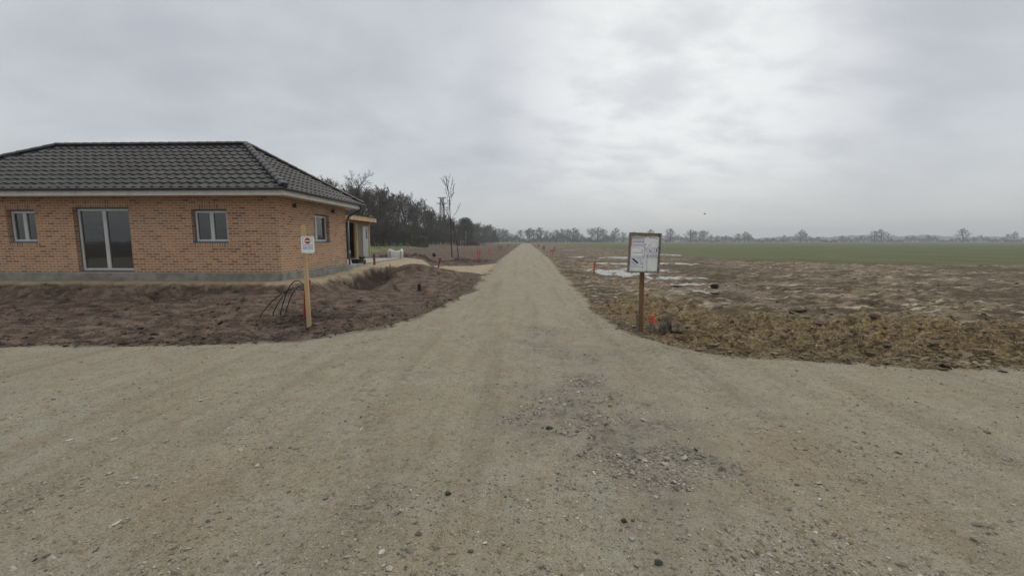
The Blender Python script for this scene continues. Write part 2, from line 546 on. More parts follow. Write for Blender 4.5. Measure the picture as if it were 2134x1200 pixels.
def ground_material():
    m, t = mat('bare_earth')
    P = t.obj
    a1 = t.new('ShaderNodeVertexColor', layer_name='z1'); a2 = t.new('ShaderNodeVertexColor', layer_name='z2')
    s1 = t.new('ShaderNodeSeparateColor'); t.l.new(a1.outputs[0], s1.inputs[0])
    s2 = t.new('ShaderNodeSeparateColor'); t.l.new(a2.outputs[0], s2.inputs[0])
    road, sand, grass, left = s1.outputs[0], s1.outputs[1], s1.outputs[2], a1.outputs[1]
    straw, dark, wet, loose = s2.outputs[0], s2.outputs[1], s2.outputs[2], a2.outputs[1]
    a3 = t.new('ShaderNodeVertexColor', layer_name='z3'); s3 = t.new('ShaderNodeSeparateColor'); t.l.new(a3.outputs[0], s3.inputs[0]); trk = s3.outputs[0]
    road_rot = t.new('ShaderNodeMapping', vector_type='POINT'); t.l.new(P, road_rot.inputs[0]); road_rot.inputs['Rotation'].default_value = (0, 0, -RZ)
    PR = road_rot.outputs[0]
    nb = t.noise(P, .55, 5, .6)
    nm = t.noise(P, 3.1, 6, .62)
    nf = t.noise(P, 19, 6, .68)
    ng = t.noise(P, 95, 4, .7)
    nt = t.math('SINE', t.math('MULTIPLY', t.new('ShaderNodeSeparateXYZ', ins={0: PR}).outputs[0], .52))
    ns = t.noise(t.vscale(PR, (1.0, .12, 1.0)), 3.2, 4, .6)
    # stones pressed into the gravel
    vo = t.new('ShaderNodeTexVoronoi', ins={'Scale': 62.0, 'Randomness': 1.0}); t.l.new(P, vo.inputs['Vector'])
    vs = t.new('ShaderNodeSeparateColor'); t.l.new(vo.outputs['Color'], vs.inputs[0])
    vb = t.new('ShaderNodeTexVoronoi', ins={'Scale': 24.0, 'Randomness': 1.0}); t.l.new(P, vb.inputs['Vector'])
    vbs = t.new('ShaderNodeSeparateColor'); t.l.new(vb.outputs['Color'], vbs.inputs[0])
    inner = t.smooth(vo.outputs['Distance'], .12, .42, 1, 0)
    innerb = t.smooth(vb.outputs['Distance'], .10, .36, 1, 0)
    # gravel
    gcol = t.mix(t.smooth(nb, .34, .56), (.284, .252, .200), (.284, .286, .238))
    gcol = t.mix(t.smooth(nm, .35, .7, 0, .6), gcol, (.240, .198, .142))
    gcol = t.mix(t.smooth(ns, .42, .70, 0, .45), gcol, (.350, .312, .238))
    nw = t.noise(t.vscale(PR, (1.0, .05, 1.0)), 2.4, 3, .6)
    gcol = t.mix(t.smooth(nw, .50, .66, 0, .40), gcol, (.185, .160, .124))
    gcol = t.mix(t.smooth(nf, .52, .66, 0, .70), gcol, (.175, .138, .098))
    gcol = t.mix(t.smooth(nf, .46, .28, 0, .35), gcol, (.400, .345, .262))
    gcol = t.mix(t.smooth(ng, .52, .62, 0, .72), gcol, (.130, .110, .084))
    gcol = t.mix(t.math('MULTIPLY', inner, t.smooth(vs.outputs[0], .74, .95, 0, .85)), gcol, (.50, .475, .42))
    gcol = t.mix(t.math('MULTIPLY', inner, t.smooth(vs.outputs[1], .78, .95, 0, .85)), gcol, (.085, .082, .078))
    gcol = t.mix(t.math('MULTIPLY', innerb, t.smooth(vbs.outputs[0], .93, .98, 0, .6)), gcol, (.40, .385, .35))
    lcol = t.mix(t.smooth(nf, .35, .65), (.085, .087, .078), (.265, .262, .228))
    lcol = t.mix(t.math('MULTIPLY', inner, t.smooth(vs.outputs[2], .55, .9, 0, .8)), lcol, (.36, .355, .33))
    gcol = t.mix(t.math('MULTIPLY', loose, t.smooth(nm, .38, .62, .25, .85)), gcol, lcol)
    # bare soil, left plum brown, right lighter and muddier
    so1 = t.mix(t.smooth(nm, .36, .66), (.070, .050, .039), (.170, .128, .103))
    so1 = t.mix(t.smooth(nf, .50, .64, 0, .75), so1, (.030, .021, .015))
    so1 = t.mix(t.smooth(nb, .55, .72, 0, .5), so1, (.185, .158, .130))
    stx = t.noise(t.vscale(PR, (.6, 1.15, 1.0)), 1.0, 7, .66)
    so2 = t.mix(t.smooth(stx, .40, .58), (.080, .060, .040), (.215, .176, .128))
    so2 = t.mix(t.smooth(nf, .5, .72, 0, .75), so2, (.036, .025, .019))
    so2 = t.mix(t.smooth(t.noise(t.vscale(PR, (.55, 1.5, 1)), 1.7, 6, .6), .54, .62, 0, .85), so2, (.420, .370, .290))
    so2 = t.mix(t.smooth(nm, .48, .38, 0, .75), so2, (.050, .037, .024))
    nl = t.noise(P, .13, 4, .6)
    so2 = t.mix(t.smooth(nl, .46, .60, 0, .7), so2, (.075, .055, .038))
    fk = t.noise(t.vscale(PR, (.45, 1.6, 1)), 5.5, 5, .65)
    so2 = t.mix(t.smooth(fk, .52, .60, 0, .8), so2, (.035, .026, .016))
    so1 = t.mix(t.smooth(fk, .60, .66, 0, .6), so1, (.026, .018, .013))
    soil = t.mix(left, so2, so1)
    strw = t.mix(t.smooth(nf, .38, .62), (.080, .058, .030), (.300, .222, .105))
    soil = t.mix(t.math('MULTIPLY', straw, t.smooth(nm, .40, .56, .15, .85)), soil, strw)
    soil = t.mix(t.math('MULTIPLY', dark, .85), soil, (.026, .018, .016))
    soil = t.mix(t.math('MULTIPLY', wet, .75), soil, (.055, .042, .034))
    scol = t.mix(t.smooth(nm, .3, .7), (.250, .205, .140), (.375, .320, .235))
    scol = t.mix(t.smooth(nf, .55, .75, 0, .5), scol, (.16, .13, .09))
    # fields
    gr = t.mix(t.smooth(t.noise(t.vscale(P, (1, 1, 1)), .11, 6, .6), .35, .65), (.062, .080, .032), (.088, .102, .046))
    gr = t.mix(t.smooth(t.noise(t.vscale(PR, (1, .05, 1)), 1.3, 4, .6), .45, .7, 0, .45), gr, (.165, .160, .095))
    gr = t.mix(t.smooth(nf, .5, .75, 0, .6), gr, (.050, .068, .030))
    gcol = t.mix(t.math('MULTIPLY', trk, t.smooth(nf, .42, .60, .05, .50)), gcol, (.120, .100, .074))
    col = t.mix(road, soil, gcol)
    col = t.mix(t.math('MULTIPLY', s3.outputs[2], .7), col, (.120, .096, .074))
    col = t.mix(t.math('MULTIPLY', s3.outputs[1], t.smooth(nf, .35, .6, .95, .7)), col, (.030, .022, .016))
    col = t.mix(sand, col, scol)
    gr = t.mix(t.smooth(nt, .93, .99, 0, .45), gr, (.12, .10, .065))
    gr = t.mix(t.smooth(t.noise(P, .035, 4, .6), .50, .66, 0, .5), gr, (.105, .105, .058))
    gr = t.mix(t.math('MULTIPLY', left, .7), gr, t.mix(t.smooth(nm, .3, .7), (.115, .150, .045), (.165, .185, .075)))
    col = t.mix(grass, col, gr)
    t.put(t.b.inputs['Base Color'], col)
    rgh = t.mix(wet, (.93, .93, .93), (.34, .34, .34))
    t.put(t.b.inputs['Roughness'], rgh)
    t.put(t.b.inputs['Specular IOR Level'], t.smooth(wet, 0, 1, .12, .5))
    # relief
    hgt = t.math('ADD', t.math('MULTIPLY', nf, 1.1), t.math('MULTIPLY', ng, .40))
    st = t.math('MULTIPLY', t.math('MULTIPLY', inner, t.smooth(vs.outputs[2], .45, .9)), t.math('MULTIPLY', road, .32))
    hgt = t.math('ADD', hgt, st)
    n1 = bump(t, hgt, .85, .022)
    n2 = bump(t, nm, .35, .05, n1)
    t.put(t.b.inputs['Normal'], n2)
    return m


M_GROUND = ground_material()


def stone_material(name, ramp, rough=.8):
    """colours picked per stone through the vertex attribute 'tint'"""
    m, t = mat(name)
    a = t.new('ShaderNodeVertexColor', layer_name='tint')
    s = t.new('ShaderNodeSeparateColor'); t.l.new(a.outputs[0], s.inputs[0])
    r = t.new('ShaderNodeValToRGB'); t.l.new(s.outputs[0], r.inputs[0])
    r.color_ramp.interpolation = 'LINEAR'
    while len(r.color_ramp.elements) < len(ramp): r.color_ramp.elements.new(.5)
    for e, (p, c) in zip(r.color_ramp.elements, ramp):
        e.position = p; e.color = (*c, 1)
    n = t.noise(t.obj, 70, 4, .6)
    c = t.mix(t.smooth(n, .35, .75, 0, .45), r.outputs[0], (.09, .08, .07))
    t.put(t.b.inputs['Base Color'], c)
    t.b.inputs['Roughness'].default_value = rough
    t.b.inputs['Specular IOR Level'].default_value = .3
    t.put(t.b.inputs['Normal'], bump(t, n, .5, .006))
    return m


M_STONE = stone_material('gravel_stone', [(0, (.08, .078, .07)), (.25, (.17, .155, .13)), (.6, (.26, .24, .20)), (.85, (.38, .36, .32)), (1, (.55, .53, .49))])
M_CLODL = stone_material('dark_clod', [(0, (.022, .016, .012)), (.5, (.055, .040, .031)), (1, (.13, .105, .082))], .95)
M_CLODR = stone_material('muddy_clod', [(0, (.05, .037, .024)), (.5, (.14, .108, .070)), (.8, (.23, .185, .12)), (1, (.32, .27, .19))], .95)
M_STRAW = stone_material('dry_stalk', [(0, (.09, .065, .03)), (.4, (.24, .18, .09)), (.8, (.40, .32, .17)), (1, (.52, .45, .28))], .8)
M_BLADE = stone_material('green_blade', [(0, (.03, .05, .015)), (.5, (.07, .10, .03)), (1, (.15, .16, .07))], .7)


def brick_material(name, rot=False):
    m, t = mat(name)
    s = t.new('ShaderNodeSeparateXYZ'); t.l.new(t.obj, s.inputs[0])
    u = t.math('ADD', s.outputs[0], s.outputs[1])
    c = t.new('ShaderNodeCombineXYZ')
    if rot: t.l.new(s.outputs[2], c.inputs[0]); t.l.new(u, c.inputs[1])
    else: t.l.new(u, c.inputs[0]); t.l.new(s.outputs[2], c.inputs[1])
    wob = t.noise(t.obj, 14, 2, .5)
    c2 = t.new('ShaderNodeVectorMath', operation='ADD'); t.l.new(c.outputs[0], c2.inputs[0])
    w3 = t.new('ShaderNodeCombineXYZ'); t.put(w3.inputs[1], t.math('MULTIPLY', t.math('SUBTRACT', wob, .5), .012)); t.put(w3.inputs[0], t.math('MULTIPLY', t.math('SUBTRACT', wob, .5), .012))
    t.l.new(w3.outputs[0], c2.inputs[1])
    b = t.new('ShaderNodeTexBrick', ins={'Scale': 1.0, 'Mortar Size': .0105, 'Mortar Smooth': .25, 'Bias': -.1, 'Brick Width': .25, 'Row Height': .0833,
                                        'Color1': (0, 0, 0, 1), 'Color2': (1, 1, 1, 1), 'Mortar': (.5, .5, .5, 1)})
    b.offset = 0.0 if rot else 0.5
    t.l.new(c2.outputs[0], b.inputs['Vector'])
    r = t.new('ShaderNodeValToRGB'); t.l.new(b.outputs['Color'], r.inputs[0])
    cols = [(0, (.24, .115, .065)), (.12, (.34, .17, .09)), (.28, (.42, .22, .112)), (.7, (.48, .240, .112)), (1, (.56, .32, .165))]
    while len(r.color_ramp.elements) < 5: r.color_ramp.elements.new(.5)
    for e, (p, cc) in zip(r.color_ramp.elements, cols):
        e.position = p; e.color = (*cc, 1)
    n = t.noise(t.obj, 30, 5, .65); nl = t.noise(t.obj, .7, 3, .5)
    bc = t.mix(t.smooth(n, .50, .74, 0, .45), r.outputs[0], (.16, .08, .05))
    bc = t.mix(t.smooth(nl, .4, .7, 0, .2), bc, (.42, .30, .2))
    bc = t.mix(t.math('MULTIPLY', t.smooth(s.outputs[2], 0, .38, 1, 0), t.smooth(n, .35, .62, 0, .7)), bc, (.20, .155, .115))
    bc = t.mix(t.smooth(t.noise(t.vscale(t.obj, (1, 1, .5)), 1.9, 5, .65), .45, .68, 0, .35), bc, (.30, .20, .135))
    col = t.mix(b.outputs['Fac'], bc, t.mix(t.smooth(n, .3, .7), (.52, .43, .33), (.68, .58, .46)))
    t.put(t.b.inputs['Base Color'], col)
    t.b.inputs['Roughness'].default_value = .88
    h = t.math('SUBTRACT', t.math('MULTIPLY', n, .3), b.outputs['Fac'])
    t.put(t.b.inputs['Normal'], bump(t, h, .7, .012))
    return m


M_BRICK = brick_material('brick_course')
M_SOLDIER = brick_material('brick_on_end', True)
M_TILE = simple('roof_tile_charcoal', (.030, .033, .040), .45, .35, 1.6, .25, .003, spec=.5)
M_CONC = simple('raw_concrete', (.27, .265, .24), .85, .18, 3, .5, .006)
M_SLAB = simple('pale_paving_slab', (.33, .335, .32), .8, .15, 2, .3, .004)
M_WHITE = simple('white_board', (.70, .68, .62), .5, .06, 4, .1, .002)
M_PVC = simple('window_pvc', (.60, .61, .60), .3, .04, 4, .05, .001)
M_GREYF = simple('grey_window_frame', (.16, .18, .19), .35, .08, 4, .05, .001)
M_ANTH = simple('anthracite_metal', (.045, .048, .055), .35, .1, 4, .05, .001, spec=.5)
M_ZINC = simple('zinc_pipe', (.22, .24, .27), .4, .12, 5, .1, .001, metal=.3)
M_BLACK = simple('black_plastic', (.012, .012, .013), .45, .1, 6, .1, .001)
M_PINE = simple('fresh_pine', (.57, .425, .25), .7, .15, 9, .3, .002, stretch=(1, 1, .12), col2=(.40, .27, .14))
M_LARCH = simple('orange_timber', (.33, .155, .055), .7, .15, 9, .3, .002, stretch=(1, 1, .15))
M_BROWNW = simple('stained_post_wood', (.20, .115, .055), .75, .2, 12, .4, .003, stretch=(1, 1, .12), col2=(.10, .055, .028))
M_GREYW = simple('weathered_grey_wood', (.20, .18, .14), .85, .2, 14, .4, .003, stretch=(1, 1, .12))
M_FRAMEW = simple('board_frame_wood', (.235, .195, .145), .8, .22, 14, .3, .002, col2=(.14, .125, .08))
M_CLAD = simple('taupe_cladding', (.185, .165, .135), .75, .12, 10, .3, .002, stretch=(.2, .2, 1))
M_DARKIN = simple('shade_toned_boarding', (.020, .014, .012), .85, .2, 4, .2, .002)  # near-black because unlit: the shed bay's shade is in the colour
M_FELT = simple('roofing_felt', (.10, .11, .115), .85, .15, 8, .4, .003)
M_DOOR = simple('pale_grey_door', (.40, .44, .45), .4, .05, 4, .05, .001)
M_BARK = simple('dark_bark', (.050, .040, .034), .95, .3, 6, .6, .01, stretch=(1, 1, .3))
M_BARKG = simple('grey_green_bark', (.085, .080, .065), .95, .3, 5, .6, .01, stretch=(1, 1, .3))
M_TWIG = simple('brown_twig', (.080, .062, .048), .95, .2, 2, .1, .002)
M_TWIGP = simple('purple_twig', (.078, .044, .038), .95, .25, .6, .1, .002)
M_TWIGG = simple('olive_twig', (.066, .062, .036), .95, .25, .6, .1, .002)
M_TWIGF = simple('haze_tinted_twig', (.080, .074, .080), .95, .2, .3, .1, .002)  # bluish grey puts part of the distance haze into the colour
M_NEEDLE = simple('pine_needles', (.014, .024, .020), .8, .3, .7, .3, .01)
M_FIR = simple('fir_needles', (.012, .034, .030), .8, .3, .7, .3, .01)
M_HEDGE = simple('hedge_leaf', (.125, .130, .035), .8, .35, 1.2, .2, .01, col2=(.050, .058, .018))
M_ORANGE = simple('orange_marking_paint', (.62, .085, .020), .6, .12, 12, .2, .001)
M_PINK = simple('neon_red_paint', (.85, .045, .055), .5, .05, 12, .1, .001)
M_RED = simple('red_conduit_plastic', (.36, .012, .010), .45, .12, 8, .1, .001)
M_PAPER = simple('paper', (.86, .88, .91), .55, .04, 12, .1, .0005)
M_PAPERL = simple('lilac_paper', (.72, .73, .82), .55, .05, 12, .1, .0005)
M_PAPERG = simple('green_tinged_paper', (.76, .83, .82), .5, .04, 12, .1, .0005)
M_BOARDW = simple('board_panel', (.46, .42, .36), .8, .1, 12, .2, .001)
M_INK = simple('ink', (.035, .035, .055), .7, .05, 12, 0, .0001)
M_INKG = simple('grey_ink', (.17, .17, .21), .7, .05, 12, 0, .0001)
M_BLUE = simple('blue_ink', (.05, .085, .26), .7, .05, 12, 0, .0001)
M_SIGNRED = simple('sign_red', (.42, .035, .045), .6, .05, 12, 0, .0001)
M_STEEL = simple('pylon_steel', (.085, .09, .11), .6, .08, 1, .05, .001)
M_BAG = simple('white_woven_bag', (.62, .63, .62), .55, .08, 5, .6, .012)
M_BIRD = simple('dark_feather', (.02, .02, .022), .8, .1, 30, .1, .001)
M_ROCKG = simple('grey_rock', (.17, .145, .105), .95, .35, 11, 1.0, .03)
M_ROCKP = simple('pale_rock', (.36, .36, .34), .85, .15, 30, .6, .004)
M_ROCKD = simple('dark_green_rock', (.045, .055, .052), .6, .2, 40, .5, .003)
M_ROCKR = simple('dark_plum_rock', (.045, .036, .038), .6, .2, 40, .5, .003)

m, t = mat('dark_window_glass')
t.b.inputs['Base Color'].default_value = (.016, .020, .022, 1); t.b.inputs['Roughness'].default_value = .03; t.b.inputs['IOR'].default_value = 1.9
t.put(t.b.inputs['Normal'], bump(t, t.noise(t.obj, 1.7, 2, .5), .06, .01))
M_GLASS = m
m, t = mat('puddle_water')
t.b.inputs['Base Color'].default_value = (.030, .024, .018, 1); t.b.inputs['Roughness'].default_value = .03; t.b.inputs['IOR'].default_value = 1.33
t.put(t.b.inputs['Normal'], bump(t, t.noise(t.obj, 3, 3, .5), .05, .004))
M_WATER = m

# ------------------------------------------------------------------ the ground: one polar sheet, finest near the camera, split by what covers it
rr = [0.45]
while rr[-1] < 1850:
    r_ = rr[-1]
    rr.append(r_ + float(np.clip(.00095 * r_ * r_, .012, .0105 * r_ if r_ < 300 else .03 * r_)))
rr = np.array(rr)
tt = np.arctan(np.linspace(-1.42, 1.42, 1120))
edge = tt[-1]
back = np.linspace(edge, 2 * math.pi - edge, 110)[1:-1]
th = np.concatenate([tt, back]); NA = len(th); NR = len(rr)
R2, T2 = np.meshgrid(rr, th, indexing='ij')
X = (R2 * np.sin(T2)).ravel(); Y = (R2 * np.cos(T2)).ravel()
Zn = zones(X, Y)
Hh, PM, BERM = H(X, Y, Zn, parts=True)
V = np.stack([X, Y, Hh], 1)
i0 = np.arange(NR - 1)[:, None] * NA; k0 = np.arange(NA)[None, :]; k1 = (k0 + 1) % NA
Q = np.stack([(i0 + k0), (i0 + k1), (i0 + NA + k1), (i0 + NA + k0)], -1).reshape(-1, 4)[:, ::-1]
wet = np.clip(PM * 1.1 * sst(-(Hh - WATER_Z - .035), 0, .03) + 0.14 * (Zn['left'] < .5) * sst(fbm(X * .35, Y * .2, 131, 3), .25, .6) * (1 - Zn['straw']), 0, 1) * (1 - Zn['road']) * (1 - Zn['grass'])
Z3 = np.stack([Zn['track'], Zn['tread'], Zn['band'], Zn['pit'] * 0 + 1], 1)
Z1 = np.stack([Zn['road'], Zn['sand'], Zn['grass'], Zn['left']], 1)
_gx = X + .8 * perlin(X * .5, Y * .5, 300); _gy = Y + .8 * perlin(X * .5, Y * .5, 301)
_gm = sst(perlin(X * .45, Y * .45, 305), -.25, .2)
DIST = np.exp(-(perlin(_gx * .33 + .1 * _gy, _gy * .62, 303) / .040) ** 2) * _gm + .8 * np.exp(-(perlin(_gx * .7 - .3 * _gy, _gy * 1.1, 307) / .030) ** 2) * (1 - _gm) + .55 * sst(fbm(X * .9, Y * .9, 211, 3), .25, .75)
_hp = G(640, 668); DIST = np.maximum(DIST, 1.1 * blob(X, Y, _hp[0] - .1, _hp[1] + .2, 1.2, .5))
DIST *= (Zn['left'] > .5)
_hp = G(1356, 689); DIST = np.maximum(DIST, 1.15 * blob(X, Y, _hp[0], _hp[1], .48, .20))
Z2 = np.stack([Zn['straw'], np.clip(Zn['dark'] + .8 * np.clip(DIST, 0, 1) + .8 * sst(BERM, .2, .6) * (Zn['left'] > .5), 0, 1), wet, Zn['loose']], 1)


def face_mean(a): return a[Q].mean(1)


fr, fs_, fg = face_mean(Zn['road']), face_mean(Zn['sand']), face_mean(Zn['grass'])
cls = np.zeros(len(Q), int)
cls[fr > .5] = 1; cls[(fs_ > .5) & (cls == 0)] = 2; cls[(fg > .5) & (cls == 0)] = 3
fl = Q[:, 0]
cls[(cls == 3) & (X[fl] - VPS * Y[fl] < 0) & (Y[fl] < 272)] = 4


def sub(name, k):
    q = Q[cls == k]
    ids, inv = np.unique(q, return_inverse=True)
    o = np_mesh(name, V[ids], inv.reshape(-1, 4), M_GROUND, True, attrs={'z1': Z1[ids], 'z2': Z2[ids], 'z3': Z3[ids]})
    return tag(o, kind='structure')


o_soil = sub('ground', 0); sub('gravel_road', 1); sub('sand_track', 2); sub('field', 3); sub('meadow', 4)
capb = MB(); capb.add([(x, y, z) for x, y, z in V[:NA]], [tuple(range(NA))[::-1]])
cp = capb.build('road_surface', M_GROUND); tag(cp, kind='structure')
for an, src in (('z1', Z1), ('z2', Z2), ('z3', Z3)):
    at = cp.data.attributes.new(an, 'FLOAT_COLOR', 'POINT'); at.data.foreach_set('color', np.ascontiguousarray(src[:NA], dtype=np.float32).ravel())

# standing water, lying in the hollows
w = MB()
for (a, b, rx, ry) in PUD:
    qx, qy = G(a, b)
    nseg = 40; base = len(w.v)
    w.add([(qx + 1.12 * rx * math.cos(i / nseg * 6.2832), qy + 1.12 * ry * math.sin(i / nseg * 6.2832), WATER_Z + .0006 * len(w.f)) for i in range(nseg)], [tuple(range(nseg))])
o = w.build('water', M_WATER); tag(o, kind='structure')

# ------------------------------------------------------------------ scattered stones, clods and stalks
rng = np.random.default_rng(7)
random.seed(5)


def ico():
    bm = bmesh.new(); bmesh.ops.create_icosphere(bm, subdivisions=1, radius=1.0)
    v = np.array([q.co[:] for q in bm.verts]); f = np.array([[a.index for a in fa.verts] for fa in bm.faces]); bm.free()
    return v, f


IV, IF = ico()


def scatter(name, pts, size, squash, m, tint, jag=.28, sink=.25, smooth=False):
    n = len(pts)
    V_ = np.repeat(IV[None], n, 0) * (1 + jag * rng.normal(size=(n, len(IV), 1)))
    ax = 1 + .3 * rng.normal(size=(n, 1, 3)); V_ = V_ * np.clip(ax, .5, 1.6)
    V_[:, :, 2] *= squash
    a = rng.uniform(0, 6.283, n); c, s = np.cos(a)[:, None], np.sin(a)[:, None]
    tl = rng.normal(0, .25, n)[:, None]
    xx = V_[:, :, 0] * c - V_[:, :, 1] * s; yy = V_[:, :, 0] * s + V_[:, :, 1] * c
    zz = V_[:, :, 2] + tl * xx
    P = np.stack([xx, yy, zz], -1) * size[:, None, None]
    P[:, :, 0] += pts[:, 0, None]; P[:, :, 1] += pts[:, 1, None]
    P[:, :, 2] += (pts[:, 2] + size * squash * (1 - 2 * sink))[:, None]
    Fc = (IF[None] + (np.arange(n) * len(IV))[:, None, None]).reshape(-1, 3)
    tn = np.repeat(np.clip(tint, 0, 1)[:, None], len(IV), 1).ravel()
    o = np_mesh(name, P.reshape(-1, 3), Fc, m, smooth, attrs={'tint': np.stack([tn, tn, tn, np.ones_like(tn)], 1)})
    return o


def view_points(n, dmin, dmax, power=1.0, xm=1.3):
    """points of the ground in front of the camera, about even on the picture"""
    u = rng.uniform(0, 1, n)
    d = 1 / (1 / dmin + u ** power * (1 / dmax - 1 / dmin))
    x = rng.uniform(-xm, xm, n) * d
    return x, d


x, y = view_points(130000, 1.6, 24)
z = zones(x, y)
clu = sst(fbm(x * 1.1, y * 1.1, 201, 3), -.1, .5)
keep = rng.uniform(size=len(x)) < np.maximum(z['road'], .55 * np.exp(-(z['sdr'] / .4) ** 2)) * (.07 + .22 * clu + .75 * z['loose'] * 1.6 * sst(fbm(x * 2, y * 2, 207, 3), -.3, .4) + .25 * np.exp(-((z['sdr'] + .2) / .25) ** 2))
x, y = x[keep], y[keep]; z = {k: v[keep] for k, v in z.items()}
hh = H(x, y, z)
sz = np.clip(rng.lognormal(-5.45, .50, len(x)), .0025, .020) * (1 + .35 * z['loose']) * (1 + .5 * sst(y, 6, 16))
tag(scatter('gravel', np.stack([x, y, hh], 1), sz, .55, M_STONE, rng.beta(1.6, 1.5, len(x)), sink=.32), kind='stuff')

x, y = view_points(170000, 4.2, 48)
z = zones(x, y)
soilm = (1 - z['road']) * (1 - z['sand']) * (1 - z['grass'])
for side, nm, mm in ((1, 'soil_clods', M_CLODL), (0, 'mud_clods', M_CLODR)):
    sel = (z['left'] > .5) if side else (z['left'] <= .5)
    clu = sst(fbm(x * .9, y * .9, 211, 3), .05, .6)
    pxx, pyy = G(640, 668)
    heap = blob(x, y, pxx - .1, pyy + .2, 1.1, .5) if side else .28 * z['straw']
    brm = (np.exp(-((y - 32.0) / 1.3) ** 2) * (x < -3)) if side else np.zeros_like(x)
    k = sel & (rng.uniform(size=len(x)) < soilm * ((.10 if side else .04) + (.34 if side else .32) * clu + .9 * heap + .7 * brm + (.8 * z['dark'] if side else 0) + .3 * np.exp(-((z['sdr'] - .3) / .3) ** 2)))
    xs, ys = x[k], y[k]; zs = {q: v[k] for q, v in z.items()}
    hs = H(xs, ys, zs)
    if not side:
        ok = hs > WATER_Z - .01; xs, ys, hs = xs[ok], ys[ok], hs[ok]; zs = {q: v[ok] for q, v in zs.items()}
    base = np.clip(rng.lognormal(-4.35, .60, len(xs)), .005, .09)
    if side: base *= 1 + 1.6 * np.exp(-((ys - 32.0) / 1.3) ** 2) * (xs < -3)
    tn = rng.beta(1.7, 1.9, len(xs)) * (1 if side else .9)
    tag(scatter(nm, np.stack([xs, ys, hs], 1), base, .5, mm, tn, jag=.30, sink=.42, smooth=False), kind='stuff')


def blades(name, x, y, hz, ln, wd, lift, m, tint):
    n = len(x)
    a = rng.uniform(0, 6.283, n)
    dx, dy = np.cos(a), np.sin(a)
    px_, py_ = -dy, dx
    cu = rng.uniform(.2, 1.0, n) * lift
    P = []
    for tq, wf in ((0, 1), (.5, .9), (1, .25)):
        zz = hz + ln * (cu * tq - .45 * cu * tq * tq * 1.2) + .006
        bx = x + dx * ln * tq * (1 - .25 * cu); by = y + dy * ln * tq * (1 - .25 * cu)
        for sg in (-1, 1):
            P.append(np.stack([bx + sg * px_ * wd * wf, by + sg * py_ * wd * wf, zz + sg * .3 * wd], 1))
    P = np.stack(P, 1).reshape(-1, 3)
    b = (np.arange(n) * 6)[:, None, None]
    Fc = (np.array([[0, 1, 3, 2], [2, 3, 5, 4]])[None] + b).reshape(-1, 4)
    tn = np.repeat(np.clip(tint, 0, 1)[:, None], 6, 1).ravel()
    return tag(np_mesh(name, P, Fc, m, False, attrs={'tint': np.stack([tn, tn, tn, np.ones_like(tn)], 1)}), kind='stuff')


x, y = view_points(120000, 4.6, 16)
z = zones(x, y)
k = rng.uniform(size=len(x)) < z['straw'] * sst(fbm(x * 2.2, y * 2.2, 221, 3), -.1, .35) * .7 * (1 - z['road'])
x, y = x[k], y[k]; hh = H(x, y, {q: v[k] for q, v in z.items()})
blades('dry_grass', x, y, hh, rng.uniform(.04, .20, len(x)), rng.uniform(.0015, .0035, len(x)), rng.uniform(.1, .8, len(x)), M_STRAW, rng.beta(2, 2, len(x)))
# rough tufts along the foot of the wood
x = rng.uniform(-42, -24, 26000); y = rng.uniform(34, 125, 26000)
x = x + VPS * y
z = zones(x, y)
k = rng.uniform(size=len(x)) < z['grass'] * sst(fbm(x * .5, y * .5, 231, 3), -.3, .4)
x, y = x[k], y[k]; hh = H(x, y, {q: v[k] for q, v in z.items()})
blades('grass_tufts', x, y, hh, rng.uniform(.15, .45, len(x)), rng.uniform(.008, .02, len(x)), rng.uniform(.7, 1.4, len(x)), M_BLADE, rng.beta(2, 2, len(x)))

# ------------------------------------------------------------------ the brick bungalow (origin: its corner nearest the road and farthest from the camera, at brick foot)
hx, hy = LD(-8.05, 19.1)
HZ = 0.54
house = empty('brick_bungalow', (hx, hy, HZ), RZ, 'newly built brick bungalow with charcoal tiled hip roof beside the earth bank', 'house')
WH = 2.60
XW, YS = -12.6, -5.2


def wall(mb, axis, fixed, a0, a1, th_, ops, z0=0.0, z1=WH):
    """wall slab with openings (a0,a1,z0,z1); axis 'x' runs along x"""
    def put(s, e, q0, q1):
        if e - s < 1e-4 or q1 - q0 < 1e-4: return
        if axis == 'x': mb.box(s, e, min(fixed, fixed + th_), max(fixed, fixed + th_), q0, q1)
        else: mb.box(min(fixed, fixed + th_), max(fixed, fixed + th_), s, e, q0, q1)
    cur = a0
    for (s, e, q0, q1) in sorted(ops):
        put(cur, s, z0, z1); put(s, e, z0, q0); put(s, e, q1, z1); cur = e
    put(cur, a1, z0, z1)


E_OP = [(-2.86, -1.60, .99, 2.09)]
S_OP = [(-9.2, -8.2, .99, 2.09), (-6.9, -5.0, .03, 2.16), (-2.9, -1.7, .99, 2.09)]
wb = MB()
wall(wb, 'y', 0.0, YS, 0.0, -.3, E_OP)
wall(wb, 'x', YS, XW, -.3, .3, S_OP)
wall(wb, 'x', 0.0, XW, -.3, -.3, [])
wb.box(XW, XW + .3, YS + .3, -.3, 0, WH)
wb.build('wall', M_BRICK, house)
pb = MB(); pb.box(XW - .03, .035, YS - .035, .03, -.42, -.002); pb.build('plinth', M_CONC, house, bevel=.01)
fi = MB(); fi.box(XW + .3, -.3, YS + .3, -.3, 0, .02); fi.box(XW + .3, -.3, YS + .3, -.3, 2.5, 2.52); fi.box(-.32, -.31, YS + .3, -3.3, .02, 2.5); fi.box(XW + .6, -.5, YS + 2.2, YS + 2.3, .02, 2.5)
fi.build('interior_partition', M_DARKIN, house)


